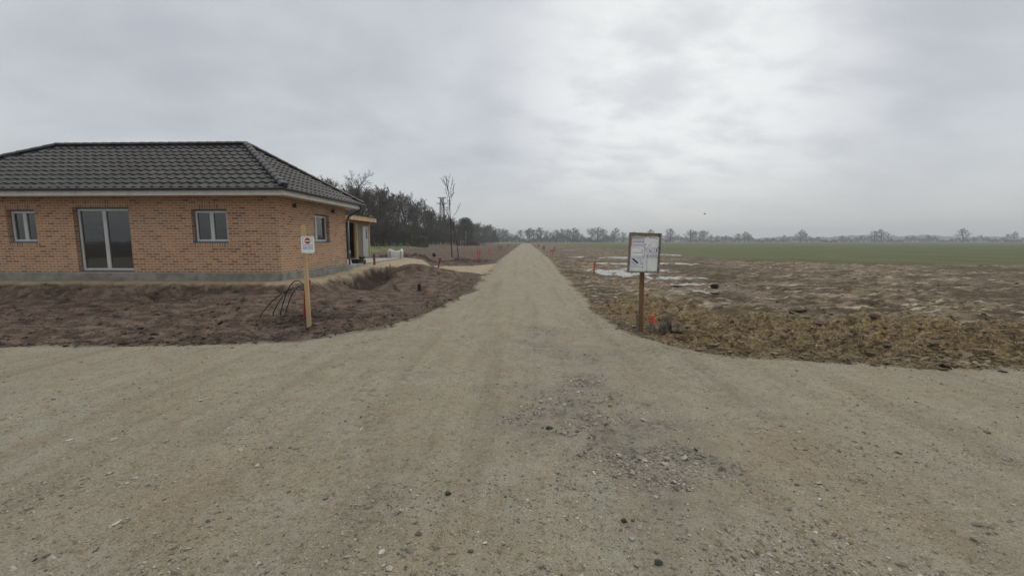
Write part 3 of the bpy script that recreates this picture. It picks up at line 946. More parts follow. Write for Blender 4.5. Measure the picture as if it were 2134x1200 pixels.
def window(parent, axis, fixed, s, e, z0, z1, split=.28, out=1, reveal=.13):
    """frame set back in the reveal; out=+1 when outside is towards +"""
    def bx(mb, a, b, d0, d1, q0, q1):
        p0, p1 = fixed - out * d0, fixed - out * d1
        lo, hi = min(p0, p1), max(p0, p1)
        if axis == 'y': mb.box(lo, hi, a, b, q0, q1)
        else: mb.box(a, b, lo, hi, q0, q1)
    g_ = MB(); r = reveal
    wr = empty('window', (0, 0, 0)); wr.parent = parent
    fo = MB(); t_ = .055
    bx(fo, s, e, r, r + .07, z0, z0 + t_); bx(fo, s, e, r, r + .07, z1 - t_, z1)
    bx(fo, s, s + t_, r, r + .07, z0 + t_, z1 - t_); bx(fo, e - t_, e, r, r + .07, z0 + t_, z1 - t_)
    fo.build('frame', M_GREYF, wr, bevel=.004)
    xm = s + (e - s) * split
    for (a, b) in ((s + t_, xm), (xm, e - t_)):
        sa = MB(); q = .06; d0, d1 = r - .012, r + .05
        bx(sa, a, b, d0, d1, z0 + t_, z0 + t_ + q); bx(sa, a, b, d0, d1, z1 - t_ - q, z1 - t_)
        bx(sa, a, a + q, d0, d1, z0 + t_ + q, z1 - t_ - q); bx(sa, b - q, b, d0, d1, z0 + t_ + q, z1 - t_ - q)
        sa.build('sash', M_PVC, wr, bevel=.004)
        gl_ = MB(); bx(gl_, a + q, b - q, r + .025, r + .035, z0 + t_ + q, z1 - t_ - q); gl_.build('pane', M_GLASS, wr)
    si = MB(); bx(si, s + .002, e - .002, -.02, r, z0 - .002, z0 + .022); si.build('sill', M_GREYF, wr)
    rb = MB(); bx(rb, s - .10, e + .10, -.004, .10, z1 + .001, z1 + .24); rb.build('lintel', M_SOLDIER, wr)
    rs = MB(); bx(rs, s - .04, e + .04, -.012, .10, z0 - .125, z0 - .003); rs.build('brick_sill', M_SOLDIER, wr)
    return wr


window(house, 'y', 0.0, *E_OP[0], split=.30, out=1)
for op, sp in zip(S_OP, (.5, .5, .5)):
    window(house, 'x', YS, *op, split=sp, out=-1)

# roof
SLP = .615
X1, Y0, Y1, X0 = .64, -5.85, .55, -13.2
ZE = 2.68
HS = (Y1 - Y0) / 2
YM = (Y0 + Y1) / 2
ZR = ZE + HS * SLP


def tile_plane(origin, u, n_in, length, run, cuts, lift=.0):
    """tiled roof plane: origin at eave start, u along the eave, n_in horizontal inward"""
    origin, u, n_in = Vector(origin), Vector(u), Vector(n_in)
    slope = Vector((n_in.x, n_in.y, SLP)).normalized()
    nrm = u.cross(slope).normalized()
    if nrm.z < 0: nrm = -nrm
    Ls = run * math.hypot(1, SLP)
    bm = bmesh.new()
    nu = int(length / .05); rows = []
    nc = int(math.ceil(Ls / .345))
    for c in range(nc + 1):
        for (v, hh_) in ((c * .345, .045), ((c + 1) * .345 - .001, .010)):
            if v > Ls + .34: continue
            row = []
            for i in range(nu + 1):
                uu = i * length / nu
                ph = (uu / .30) % 1.0
                wv = .030 * math.cos((ph - .28) * 2 * math.pi) if ph < .56 else -.012
                wv = max(wv, -.012)
                row.append(bm.verts.new(origin + u * uu + slope * v + nrm * (hh_ + wv + lift)))
            rows.append(row)
    for a, b in zip(rows[:-1], rows[1:]):
        for i in range(nu): bm.faces.new((a[i], a[i + 1], b[i + 1], b[i]))
    for (co, no) in cuts:
        geom = bm.verts[:] + bm.edges[:] + bm.faces[:]
        bmesh.ops.bisect_plane(bm, geom=geom, plane_co=co, plane_no=no, clear_outer=True)
    return bm


def join_bm(bms, name, m_, parent, solid=0.0):
    me = bpy.data.meshes.new(name)
    tmp = bmesh.new()
    for b in bms:
        mm_ = bpy.data.meshes.new('t'); b.to_mesh(mm_); tmp.from_mesh(mm_); b.free(); bpy.data.meshes.remove(mm_)
    bmesh.ops.recalc_face_normals(tmp, faces=tmp.faces)
    tmp.to_mesh(me); tmp.free()
    me.materials.append(m_)
    o = bpy.data.objects.new(name, me); COL.objects.link(o); o.parent = parent
    return o


hipNE = ((X1, Y1, 0), Vector((1, -1, 0)).normalized())    # vertical planes through the hips
pl = []
pl.append(tile_plane((X1, Y0, ZE), (0, 1, 0), (-1, 0, 0), Y1 - Y0, HS, [((X1, Y1, 0), Vector((-1, 1, 0))), ((X1, Y0, 0), Vector((-1, -1, 0)))]))
pl.append(tile_plane((X0, Y0, ZE), (1, 0, 0), (0, 1, 0), X1 - X0, HS, [((X1, Y0, 0), Vector((1, 1, 0))), ((X0, Y0, 0), Vector((-1, 1, 0))), ((0, YM, 0), Vector((0, 1, 0)))]))
pl.append(tile_plane((X0, Y1, ZE), (1, 0, 0), (0, -1, 0), X1 - X0, HS, [((X1, Y1, 0), Vector((1, -1, 0))), ((X0, Y1, 0), Vector((-1, -1, 0))), ((0, YM, 0), Vector((0, -1, 0)))]))
roof = join_bm(pl, 'roof', M_TILE, house)
# under-roof hull
hb = MB()
zb = ZE - .03
hb.add([(X1 - .03, Y0 + .03, zb), (X1 - .03, Y1 - .03, zb), (X0, Y1 - .03, zb), (X0, Y0 + .03, zb), (X1 - HS, YM, ZR - .06), (X0 + HS, YM, ZR - .06)],
       [(0, 1, 4), (1, 2, 5, 4), (2, 3, 5), (3, 0, 4, 5), (0, 3, 2, 1)])
hb.build('roof_deck', M_DARKIN, roof)


def cap_line(a, b, name='ridge_cap'):
    a, b = Vector(a), Vector(b); L = (b - a).length; n = max(1, int(L / .36)); dr = (b - a) / n
    mb = MB(); du = dr.normalized(); side = du.cross(Vector((0, 0, 1))).normalized(); up = side.cross(du)
    for i in range(n):
        p = a + dr * i; q = p + dr * 1.12
        ring = []
        for (pt, rad) in ((p, .125), (q, .105)):
            ring.append([pt + side * (rad * math.cos(k / 8 * math.pi)) + up * (rad * .8 * math.sin(k / 8 * math.pi) + .02) for k in range(9)])
        vs = ring[0] + ring[1]
        mb.add(vs, [(k, k + 1, 10 + k, 9 + k) for k in range(8)] + [tuple(range(9))[::-1], tuple(range(9, 18))])
    return mb.build(name, M_TILE, roof)


cap_line((X1 - .05, Y1 - .05, ZE + .06), (X1 - HS, YM, ZR + .05))
cap_line((X1 - .05, Y0 + .05, ZE + .06), (X1 - HS, YM, ZR + .05))
cap_line((X0 + .05, Y1 - .05, ZE + .06), (X0 + HS, YM, ZR + .05))
cap_line((X0 + .05, Y0 + .05, ZE + .06), (X0 + HS, YM, ZR + .05))
cap_line((X0 + HS, YM, ZR + .05), (X1 - HS, YM, ZR + .05))
rfm = MB(); rfm.tube([(X0 + HS, YM, ZR - .02), (X1 - HS, YM, ZR - .02)], .085, 8)
for (a_, b_) in (((X1 - .1, Y1 - .1, ZE - .01), (X1 - HS, YM, ZR - .02)), ((X1 - .1, Y0 + .1, ZE - .01), (X1 - HS, YM, ZR - .02)), ((X0 + .1, Y0 + .1, ZE - .01), (X0 + HS, YM, ZR - .02))): rfm.tube([a_, b_], .075, 8)
rfm.build('ridge_bedding', M_TILE, roof)
# soffit and fascia
sf = MB()
XE, YE0, YE1 = X1 - .09, Y0 + .09, Y1 - .09
zs0 = 2.50
sf.box(0.002, XE, YE0, YE1, zs0, zs0 + .02); sf.box(XW - .4, 0.0, YE0, YS - .002, zs0, zs0 + .02); sf.box(XW - .4, 0.0, .002, YE1, zs0, zs0 + .02)
sf.build('soffit', M_WHITE, house)
fa = MB()
fa.box(XE + .001, XE + .025, YE0 - .02, YE1 + .02, zs0 - .03, zs0 + .16)
fa.box(XW - .4, XE, YE0 - .025, YE0 - .001, zs0 - .03, zs0 + .16); fa.box(XW - .4, XE, YE1 + .001, YE1 + .025, zs0 - .03, zs0 + .16)
fa.build('fascia', M_WHITE, house, bevel=.003)


def gutter(a, b):
    a, b = Vector(a), Vector(b); d = (b - a).normalized(); sd = d.cross(Vector((0, 0, 1)))
    mb = MB(); R = .065; pr = []
    for k in range(11):
        an = math.pi + math.pi * k / 10
        pr.append((R * math.cos(an), R * math.sin(an)))
    for k in range(10, -1, -1):
        an = math.pi + math.pi * k / 10
        pr.append(((R - .008) * math.cos(an), (R - .008) * math.sin(an)))
    vs = [p + sd * x_ + Vector((0, 0, z_)) for p in (a, b) for (x_, z_) in pr]
    n = len(pr)
    mb.add(vs, [(k, (k + 1) % n, n + (k + 1) % n, n + k) for k in range(n)] + [tuple(range(11))[::-1], tuple(n + k for k in range(11))])
    gt = mb.build('gutter', M_ANTH, house)
    bd = MB(); bd.tube([a + sd * R, b + sd * R], .011, 8); bd.tube([a - sd * R, b - sd * R], .008, 8)
    bd.build('rim', M_ZINC, gt)


gutter((XE + .095, Y0 + .02, ZE + .00), (XE + .095, Y1 + .02, ZE + .00))
gutter((XW - .5, YE0 - .095, ZE + .004), (X1 - .02, YE0 - .095, ZE + .004))
dp = MB(); dp.tube([(XE + .09, .24, ZE - .06), (XE + .09, .24, ZE - .17), (XE + .04, .22, ZE - .25), (.12, .10, 2.16), (.07, .085, 2.06), (.065, .085, 1.98)], .045, 10)
dpo = dp.build('downpipe', M_ANTH, house, smooth=True)
d2 = MB(); d2.tube([(.065, .085, 1.985), (.065, .085, -.02)], .043, 10); d2.tube([(.065, .085, .62), (.065, .085, .36)], .058, 10); d2.tube([(.12, .085, .34), (.065, .085, .42)], .03, 8)
d2.tube([(.065, .085, 1.3), (.065, .085, 1.27)], .052, 10)
d2.build('lower_pipe', M_ZINC, dpo, smooth=True)
for yl in (-1.36, -4.28):
    lm = MB(); lm.lathe([(0, -.075), (.035, -.075), (.045, -.07), (.045, .07), (.035, .075), (0, .075)], 16, Matrix.Translation((.085, yl, 2.27)))
    lm.box(.0, .05, yl - .03, yl + .03, 2.24, 2.30)
    lm.build('wall_lamp', M_BLACK, house)

# ------------------------------------------------------------------ slab, shed and small things by the shed
o = MB(); sx, sy = LD(-8.05, 19.1)
o.box(-2.7, -.06, .05, 8.4, -.32, -.045)
o = o.build('concrete_pad', M_SLAB, None, bevel=.01); o.location = (sx, sy, HZ); o.rotation_euler = (0, 0, RZ); tag(o, kind='structure')

shx, shy = LD(-10.7, 27.0)
shed = empty('timber_shed', (shx, shy, HZ - .045), RZ, 'flat roofed timber shed with grey cladding and dark open bay behind the brick bungalow', 'shed')
cl_ = MB()
for k in range(31):
    z0 = .02 + k * .0735
    for (a, b) in ((.14, .90), (1.92, 2.12)):
        if a > 1 or True: cl_.box(-.03, -.008 + .004 * (k % 2), a, b, z0, z0 + .068)
    if z0 > 2.0:
        cl_.box(-.03, -.008 + .004 * (k % 2), .903, 1.917, z0, z0 + .068)
cl_.box(-.06, -.031, .02, 2.2, .0, 2.3)
cl_.build('cladding', M_CLAD, shed)
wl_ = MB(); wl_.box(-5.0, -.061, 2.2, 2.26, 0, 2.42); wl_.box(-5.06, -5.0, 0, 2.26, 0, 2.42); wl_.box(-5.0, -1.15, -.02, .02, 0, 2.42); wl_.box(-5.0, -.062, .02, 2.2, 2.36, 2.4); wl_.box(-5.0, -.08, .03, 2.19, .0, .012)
wl_.build('shade_toned_wall', M_DARKIN, shed)  # bay closed in to stay dark, its shade put into the board colour
po = MB(); po.box(-.115, .005, 0, .10, 0, 2.22); po.build('post', M_PINE, shed, bevel=.004)
po = MB(); po.box(-.20, -.118, -.02, .06, 0, 2.25); po.build('door_jamb', M_LARCH, shed, bevel=.004)
po = MB(); po.box(-.10, .01, 2.12, 2.22, 0, 2.22); po.build('post', M_PINE, shed, bevel=.004)
bm_ = MB(); bm_.box(-.10, .02, -1.65, 2.55, 2.222, 2.372); bm_.build('beam', M_LARCH, shed, bevel=.004)
for k in range(5):
    rf = MB(); y0_ = -1.5 + k * .98; rf.box(-5.0, .33, y0_, y0_ + .07, 2.374, 2.46); rf.build('rafter', M_PINE, shed)
fa = MB(); fa.box(.335, .365, -1.75, 2.62, 2.36, 2.63); fa.box(-5.2, .334, -1.75, -1.72, 2.36, 2.63); fa.build('fascia', M_PINE, shed, bevel=.003)
rt_ = MB(); rt_.box(-5.2, .334, -1.715, 2.60, 2.462, 2.60); rt_.box(-5.2, .39, -1.78, 2.65, 2.632, 2.665); rt_.build('roof', M_FELT, shed)
dr_ = MB(); dr_.box(-.03, .012, .97, 1.85, .02, 2.0)
door = dr_.build('door', M_DOOR, shed, bevel=.004)
fr_ = MB(); fr_.box(-.03, .03, .905, .968, .0, 2.07); fr_.box(-.03, .03, 1.852, 1.915, .0, 2.07); fr_.box(-.03, .03, .968, 1.852, 2.003, 2.07); fr_.build('frame', M_PINE, door)
pn = MB(); pn.box(.013, .017, 1.50, 1.68, 1.25, 1.88); pn.build('pane', M_GLASS, door)
hd = MB(); hd.tube([(.012, 1.05, 1.02), (.05, 1.05, 1.02), (.05, 1.17, 1.02)], .01, 8); hd.build('handle', M_STEEL, door)

# tub and sack on the slab
p = AT(741, 549.5, 20.9); zt = HZ - .045
tub = MB(); tub.lathe([(0, .0), (.15, 0), (.17, .02), (.215, .20), (.225, .205), (.215, .215), (.20, .20), (.16, .03), (0, .03)], 18)
tb = tub.build('plastic_tub', M_BLACK, smooth=True, loc=(p[0], 20.9, zt)); tag(tb, 'low black plastic tub standing on the slab by the downpipe', 'tub')
b = MB(); pts = []
for k in range(7): pts.append((.02 * math.sin(k * 2.1), .02 * math.cos(k * 1.3), k * .062))
b.tube(pts, [.17, .20, .19, .165, .15, .17, .08], 9)
ob = b.build('rubble_sack', simple('sack_cloth', (.12, .105, .06), .9, .3, 12, .6, .01), smooth=True, loc=(XD(753, 21.3), 21.3, zt)); tag(ob, 'upright olive brown sack standing on the slab in front of the shed', 'sack')

# ------------------------------------------------------------------ white bulk bag
c = Vector((XD(824, 28.7, 530), 28.7, h1(XD(824, 28.7, 530), 28.7)))
bx0 = bmesh.new()
bmesh.ops.create_grid(bx0, x_segments=14, y_segments=14, size=.5)
bx0.free()
vs, fs = [], []
nu_, nv_ = 40, 14
for j in range(nv_ + 1):
    q = j / nv_
    for i in range(nu_):
        a = i / nu_ * 2 * math.pi
        ca, sa = math.cos(a), math.sin(a)
        pw = .42
        xx = .52 * math.copysign(abs(ca) ** pw, ca); yy = .42 * math.copysign(abs(sa) ** pw, sa)
        bulge = 1 + .07 * math.sin(q * math.pi) + .025 * math.sin(a * 7 + q * 5) * math.sin(q * 3.1)
        top = .70 - .13 * math.exp(-((xx - .06) / .26) ** 2) + .05 * math.sin(a * 3 + 1) + (.03 if xx > .3 else 0)
        k = 1.0 if q < .86 else 1 - (q - .86) * 1.1
        vs.append((xx * bulge * k * (1 + .08 * q), yy * bulge * k, top * q))
for j in range(nv_):
    for i in range(nu_):
        fs.append((j * nu_ + i, j * nu_ + (i + 1) % nu_, (j + 1) * nu_ + (i + 1) % nu_, (j + 1) * nu_ + i))
vs.append((0.03, 0, .34)); ti = len(vs) - 1
for i in range(nu_): fs.append((nv_ * nu_ + i, nv_ * nu_ + (i + 1) % nu_, ti))
bagm = MB(); bagm.add(vs, fs)
bag = bagm.build('bulk_bag', M_BAG, smooth=True, loc=(c.x, c.y, c.z - .02)); bag.rotation_euler = (0, 0, .25); bag.scale = (.90, .9, .88)
tag(bag, 'sagging white woven bulk bag on the bare soil beyond the shed', 'bulk bag')
for sx_ in (-.36, .40):
    s_ = MB(); s_.tube([(sx_, -.455, .02), (sx_, -.475, .3), (sx_, -.44, .62), (sx_, -.40, .66)], .016, 6); s_.build('strap', M_BLACK, bag)

# ------------------------------------------------------------------ left warning sign on a timber post
def text_mesh(name, txt, size, m_, parent, M_, ext=.0006, align='CENTER'):
    cu = bpy.data.curves.new(name, 'FONT'); cu.body = txt; cu.size = size; cu.extrude = ext; cu.align_x = align; cu.align_y = 'CENTER'
    cu.offset = size * .018
    to = bpy.data.objects.new(name, cu); COL.objects.link(to)
    dg = bpy.context.evaluated_depsgraph_get()
    me = bpy.data.meshes.new_from_object(to.evaluated_get(dg))
    bpy.data.objects.remove(to)
    me.materials.clear(); me.materials.append(m_)
    o_ = bpy.data.objects.new(name, me); COL.objects.link(o_); o_.parent = parent
    o_.matrix_local = M_
    return o_


FACE = Matrix.Rotation(math.pi / 2, 4, 'X')       # text stands up, facing -y
pb_ = G(643, 678, .0)
dS = pb_[1]
zg = h1(pb_[0], dS)
sign = empty('warning_sign', (pb_[0], dS, 0), 0, 'small white no-entry notice on a tall pale timber post in front of the brick bungalow', 'sign')
zt_ = AT(643, 469, dS)[2]
po = MB(); po.box(-.036, .036, 0, .05, -.15, zt_)
po = po.build('post', M_PINE, sign, bevel=.004)
po.rotation_euler = (0, -.006, 0)
cx_, _, cz_ = AT(641.8, 510.0, dS)
cx_ -= pb_[0]
bd = MB(); bd.box(cx_ - .122, cx_ + .122, -.013, -.002, cz_ - .155, cz_ + .155); bd = bd.build('panel', M_PAPER, sign, bevel=.002)
fr_ = MB(); x0_, x1_, z0_, z1_ = cx_ - .088, cx_ + .088, cz_ - .083, cz_ + .138
for q in ((x0_, x1_, z0_, z0_ + .005), (x0_, x1_, z1_ - .005, z1_), (x0_, x0_ + .005, z0_ + .005, z1_ - .005), (x1_ - .005, x1_, z0_ + .005, z1_ - .005)):
    fr_.box(q[0], q[1], -.0145, -.0133, q[2], q[3])
fr_.build('printed_border', M_BLUE, bd)
dc = MB(); dc.lathe([(0, 0), (.055, 0), (.055, .0015), (0, .0015)], 32, Matrix.Translation((cx_, -.0132, cz_ + .070)) @ Matrix.Rotation(math.pi / 2, 4, 'X'))
dc.build('no_entry_symbol', M_SIGNRED, bd)
br = MB(); br.box(cx_ - .043, cx_ + .043, -.0160, -.0148, cz_ + .060, cz_ + .080); br.build('symbol_bar', M_PAPER, bd)
for (tx, sz_, zz) in (('PRIVATGRUND', .021, -.010), ('Betreten der Baustelle', .0165, -.040), ('für Unbefugte verboten', .0155, -.062)):
    text_mesh('lettering', tx, sz_, M_BLUE if zz > -.02 else M_INK, bd, Matrix.Translation((cx_, -.0142, cz_ + zz)) @ FACE)
for (a, b) in ((-1, -1), (-1, 1), (1, -1), (1, 1)):
    sc_ = MB(); sc_.lathe([(.0065, 0), (.006, .003), (0, .004)], 10, Matrix.Translation((cx_ + a * .117, -.013, cz_ + b * .146)) @ Matrix.Rotation(math.pi / 2, 4, 'X')); sc_.build('screw', M_BLACK, bd)

# red conduit with cables behind the post
cb = onground(637.5, 664)
dC = 8.6
cx0_ = XD(637.0, dC, 662)
cb = Vector((cx0_, dC, h1(cx0_, dC)))
tz = AT(641, 584, dC)
con = MB(); con.tube([(0, 0, -.1), (tz[0] - cb.x, .0, tz[2] - cb.z)], .058, 14, cap=False); con.tube([(0, 0, -.1), (tz[0] - cb.x, .0, tz[2] - cb.z)], .050, 14, cap=False)
con = con.build('conduit_pipe', M_RED, smooth=True, loc=cb); tag(con, 'upright red plastic conduit with black cables behind the pale sign post', 'pipe')
dw = con  # cables leave its mouth
for k, (h_, ox, oz) in enumerate(((.10, 0, 0), (-.04, .02, .01), (-.07, -.02, -.01), (-.12, 0, .02))):
    pts = []
    ex_, ey_ = tz[0] - .85 - .16 * k, 9.0 + .25 * ((k * 2) % 3)
    E = Vector((ex_, ey_, h1(ex_, ey_) - .06))
    A = Vector((tz[0] + ox, dC + .01 * k, tz[2] - .25))
    for i in range(15):
        q = i / 14
        p = A.lerp(E, q)
        p.z = A.z * (1 - q) + E.z * q + (h_ + .42) * 4 * q * (1 - q) * (1 - .15 * q) - (.10 if i == 14 else 0)
        if i == 0: p.z -= .1
        pts.append(p)
    cb_ = MB(); cb_.tube([q - A for q in pts], .0105, 8)
    cbo = cb_.build('cable', M_BLACK, smooth=True, loc=A)
    tag(cbo, ('uppermost black cable arching from the red conduit', 'second highest black cable arching from the red conduit', 'third highest black cable arching from the red conduit', 'lowest black cable arching from the red conduit')[k], 'cable', 'black cables coming out of the red conduit')

# ------------------------------------------------------------------ right notice board
pb_ = G(1336, 691)
dB = pb_[1]
board = empty('notice_board', (pb_[0], dB, h1(*pb_)), 0, 'wood framed notice board with pinned plans on a brown post beside the gravel road', 'notice board')
bz0 = h1(*pb_)
zt_ = AT(1340, 486, dB)[2] - bz0
pp = MB(); ptop = AT(1341, 500, dB)[0] - pb_[0]
pp.add([Vector((x_ + (ptop if z_ > 1 else 0), y_, z_)) for x_ in (-.036, .036) for y_ in (0, .06) for z_ in (-.2, zt_ - .02)], [(0, 1, 3, 2), (4, 6, 7, 5), (0, 4, 5, 1), (2, 3, 7, 6), (0, 2, 6, 4), (1, 5, 7, 3)])
pp.build('post', M_BROWNW, board, bevel=.004)
pp = MB(); pp.box(-.085, -.038, .0, .05, -.2, AT(1330, 655, dB)[2] - bz0); pp.build('short_brace', M_GREYW, board, bevel=.003)
bc_ = AT(1341.5, 527, dB)
pan = empty('board', (bc_[0] - pb_[0], -.0, bc_[2] - bz0)); pan.parent = board; pan.rotation_euler = (0, math.radians(1.6), 0)
PWd, PHt = .275, .345
q = MB(); q.box(-PWd + .01, PWd - .01, -.022, -.004, -PHt + .01, PHt - .01); q.build('panel', M_BOARDW, pan)
fq = MB(); t_ = .026
fq.box(-PWd, PWd, -.055, .0, PHt - t_, PHt); fq.box(-PWd, PWd, -.055, .0, -PHt, -PHt + t_ * .8); fq.box(-PWd, -PWd + t_, -.052, .0, -PHt + t_ * .8, PHt - t_); fq.box(PWd - t_, PWd, -.052, .0, -PHt + t_ * .8, PHt - t_)
fq.build('frame', M_FRAMEW, pan, bevel=.003)


def page(x0, x1, z0, z1, m_, lay, strokes, name='notice', grey=()):
    y_ = -.0225 - .0012 * lay
    a = MB(); a.box(x0, x1, y_ - .0008, y_, z0, z1); pg = a.build(name, m_, pan)
    for lst, mm_ in ((strokes, M_INK), (grey, M_INKG)):
        s = MB()
        for (u0, v0, u1, v1, wd) in lst:
            A_ = Vector((x0 + (x1 - x0) * u0, 0, z0 + (z1 - z0) * v0)); B_ = Vector((x0 + (x1 - x0) * u1, 0, z0 + (z1 - z0) * v1))
            d_ = (B_ - A_).normalized(); n_ = Vector((-d_.z, 0, d_.x)) * wd / 2
            yy = Vector((0, y_ - .0013, 0)); yb = Vector((0, y_ - .0009, 0))
            s.add([A_ - n_ + yy, B_ - n_ + yy, B_ + n_ + yy, A_ + n_ + yy, A_ - n_ + yb, B_ - n_ + yb, B_ + n_ + yb, A_ + n_ + yb],
                  [(0, 1, 2, 3), (0, 4, 5, 1), (1, 5, 6, 2), (2, 6, 7, 3), (3, 7, 4, 0)])
        if lst: s.build('drawing', mm_, pg)
    return pg


rnd = random.Random(3)
def dashes(v0, v1, n, u0=.1, u1=.9, w_=.003):
    out = []
    for k in range(n):
        v = v0 + (v1 - v0) * k / max(1, n - 1); u = u0
        while u < u1:
            e = min(u1, u + rnd.uniform(.03, .10)); out.append((u, v, e, v, w_)); u = e + .025
    return out


xl, xm_, xr = -.232, -.008, .243
page(xl + .01, xm_, .105, .268, M_PAPERL, 1, [(.10, .50, .92, .50, .007), (.10, .47, .10, .53, .004), (.92, .4, .92, .6, .004)], grey=[(.05, .9, .9, .9, .012), (.12, .20, .98, .18, .005), (.05, .05, .9, .05, .003), (.88, .6, .88, .95, .003), (.95, .6, .95, .95, .003)] + dashes(.62, .8, 3, .1, .7))
page(xm_ + .002, xr, .105, .280, M_PAPER, 2, [(.03, .12, .08, .30, .006), (.08, .30, .12, .28, .005), (.12, .28, .10, .12, .006), (.28, .22, .36, .14, .004), (.36, .14, .46, .30, .004), (.24, .12, .46, .12, .003)], grey=[(0, .55, .98, .15, .0015), (.1, .75, .98, .4, .0015), (.02, .9, .98, .9, .002), (.5, .95, .98, .75, .0015)] + dashes(.25, .35, 2, -.12, 0))
page(xl, xm_ - .002, -.075, .104, M_PAPER, 3, [(.12, .42, .90, .42, .006), (.90, .42, .82, .80, .006), (.90, .40, .90, .62, .004)], grey=[(.1, .14, .98, .12, .004), (.02, .01, .96, .01, .003), (.93, .05, .93, .3, .006)] + dashes(.86, .92, 2, .05, .7))
page(xm_, xr, -.075, .104, M_PAPERL, 4, [(.34, .72, .54, .52, .013), (.06, .86, .34, .86, .003), (.6, .86, .97, .86, .003)], grey=[(.05, .10, .05, .86, .003), (.10, .62, .20, .62, .007), (.70, .55, .70, .82, .003), (.88, .55, .88, .84, .02), (.70, .60, .97, .60, .003)] + [(.2 + .2 * k, .12, .33 + .2 * k, .12, .014) for k in range(4)] + [(.2 + .2 * k, .22, .33 + .2 * k, .24, .006) for k in range(4)] + dashes(.38, .5, 3, .2, .95) + dashes(.75, .82, 2, .08, .3))
page(xl - .004, xm_, -.245, -.076, M_PAPERL, 5, [(.14, .83, .57, .38, .020), (.22, .85, .62, .42, .016), (.10, .55, .50, .15, .006)], grey=[(.80, .42, .80, .80, .005), (.80, .42, .98, .42, .005), (.84, .30, .98, .30, .010), (.7, .70, .8, .70, .003)] + dashes(.88, .95, 2, .3, .9) + dashes(.06, .1, 1, .1, .8))
page(xl - .008, xm_ - .002, -.318, -.246, M_PAPERG, 1, [], grey=[(.1, .25, .98, .22, .002)])
page(xm_ + .002, xm_ + .06, -.318, -.076, M_PAPERG, 1, [])
page(xm_ + .058, xr - .002, -.318, -.080, M_PAPERG, 6, [], grey=[(.02, .02, .02, .98, .003), (.12, .04, .12, .98, .0015), (.02, .045, .98, .045, .003)])
for (u, v) in ((.0, .298), (.012, .275), (.080, .272), (.108, .264), (.150, .262), (.190, .250), (.232, .292), (-.004, .106), (.236, .100), (-.012, -.074), (.060, -.076), (.236, -.078), (-.016, -.250), (-.012, -.330), (.060, -.315), (.215, -.318), (-.262, -.17)):
    pn_ = MB(); pn_.lathe([(.0075, 0), (.0072, .005), (.004, .008), (0, .009)], 10, Matrix.Translation((u, -.0305 if abs(u) < .25 else -.0525, v)) @ Matrix.Rotation(math.pi / 2, 4, 'X')); pn_.build('pin', M_BLACK, pan)


# ------------------------------------------------------------------ stakes
def stake(name, pxb, pyb, pxt, pyt, wd, m_, label, cat, paint=None, pm_=None, group=None, square=True, d=None):
    b_ = onground(pxb, pyb)
    t_ = Vector(AT(pxt, pyt, b_.y))
    ax = t_ - b_; L_ = ax.length
    rot = Vector((0, 0, 1)).rotation_difference(ax.normalized()).to_matrix().to_4x4()
    h_ = wd / 2
    q_ = MB()
    cut = L_ * (1 - (paint or 0))
    pts = [(-h_, -h_ * .7), (h_, -h_ * .7), (h_, h_ * .7), (-h_, h_ * .7)]
    def prism(z0, z1, s=1.0):
        mb = MB(); mb.add([rot @ Vector((a * s, b * s, z)) for z in (z0, z1) for (a, b) in pts], [(3, 2, 1, 0), (4, 5, 6, 7), (0, 1, 5, 4), (1, 2, 6, 5), (2, 3, 7, 6), (3, 0, 4, 7)]); return mb
    if paint:
        o_ = prism(-.15, cut).build(name, m_, loc=b_, bevel=.003)
        c_ = prism(cut + .0005, L_, 1.04).build('painted_top', pm_, bevel=.003); c_.parent = o_
    else:
        o_ = prism(-.15, L_).build(name, m_, loc=b_, bevel=.003)
    return tag(o_, label, cat, group)


SG = 'survey stakes on the building plots'
stake('survey_stake', 1237, 572, 1240, 544, .075, M_GREYW, 'thick orange topped stake standing alone by the pale puddle right of the road', 'stake', .72, M_ORANGE, SG)
stake('survey_stake', 1358, 690, 1360, 657, .048, M_GREYW, 'short stake with neon red head between the notice board post and the grey rock', 'stake', .50, M_PINK, SG)
stake('survey_stake', 912, 565, 918, 537, .085, M_BROWNW, 'leaning brown stake with faded orange top where the sandy track meets the soil', 'stake', .40, simple('faded_orange', (.22, .045, .02), .8, .2, 12), SG)
stake('timber_post', 780.5, 552, 779.5, 530, .10, M_BROWNW, 'squat dark brown timber post in the sand beside the concrete slab', 'post')
stake('survey_stake', 813, 566, 813, 550, .035, M_BROWNW, 'thin short dark stake on the crest of the dark earth bank', 'stake', None, None, SG)
stake('survey_stake', 1191, 577, 1190, 559, .03, M_GREYW, 'thin unpainted grey stake in the mud close to the right edge of the road', 'stake', None, None, SG)
stake('survey_stake', 848, 537, 848.5, 529, .03, M_GREYW, 'thin short dark stake right of the white bulk bag', 'stake', None, None, SG)
# dark drain stub
c = onground(874, 604)
dr_ = MB(); dr_.lathe([(.062, -.1), (.062, .19), (.07, .19), (.07, .21), (.058, .21), (.055, .02), (0, .02)], 18)
tag(dr_.build('drain_pipe', M_BLACK, smooth=False, loc=c), 'short black drain pipe standing up out of the brown hollow', 'pipe')


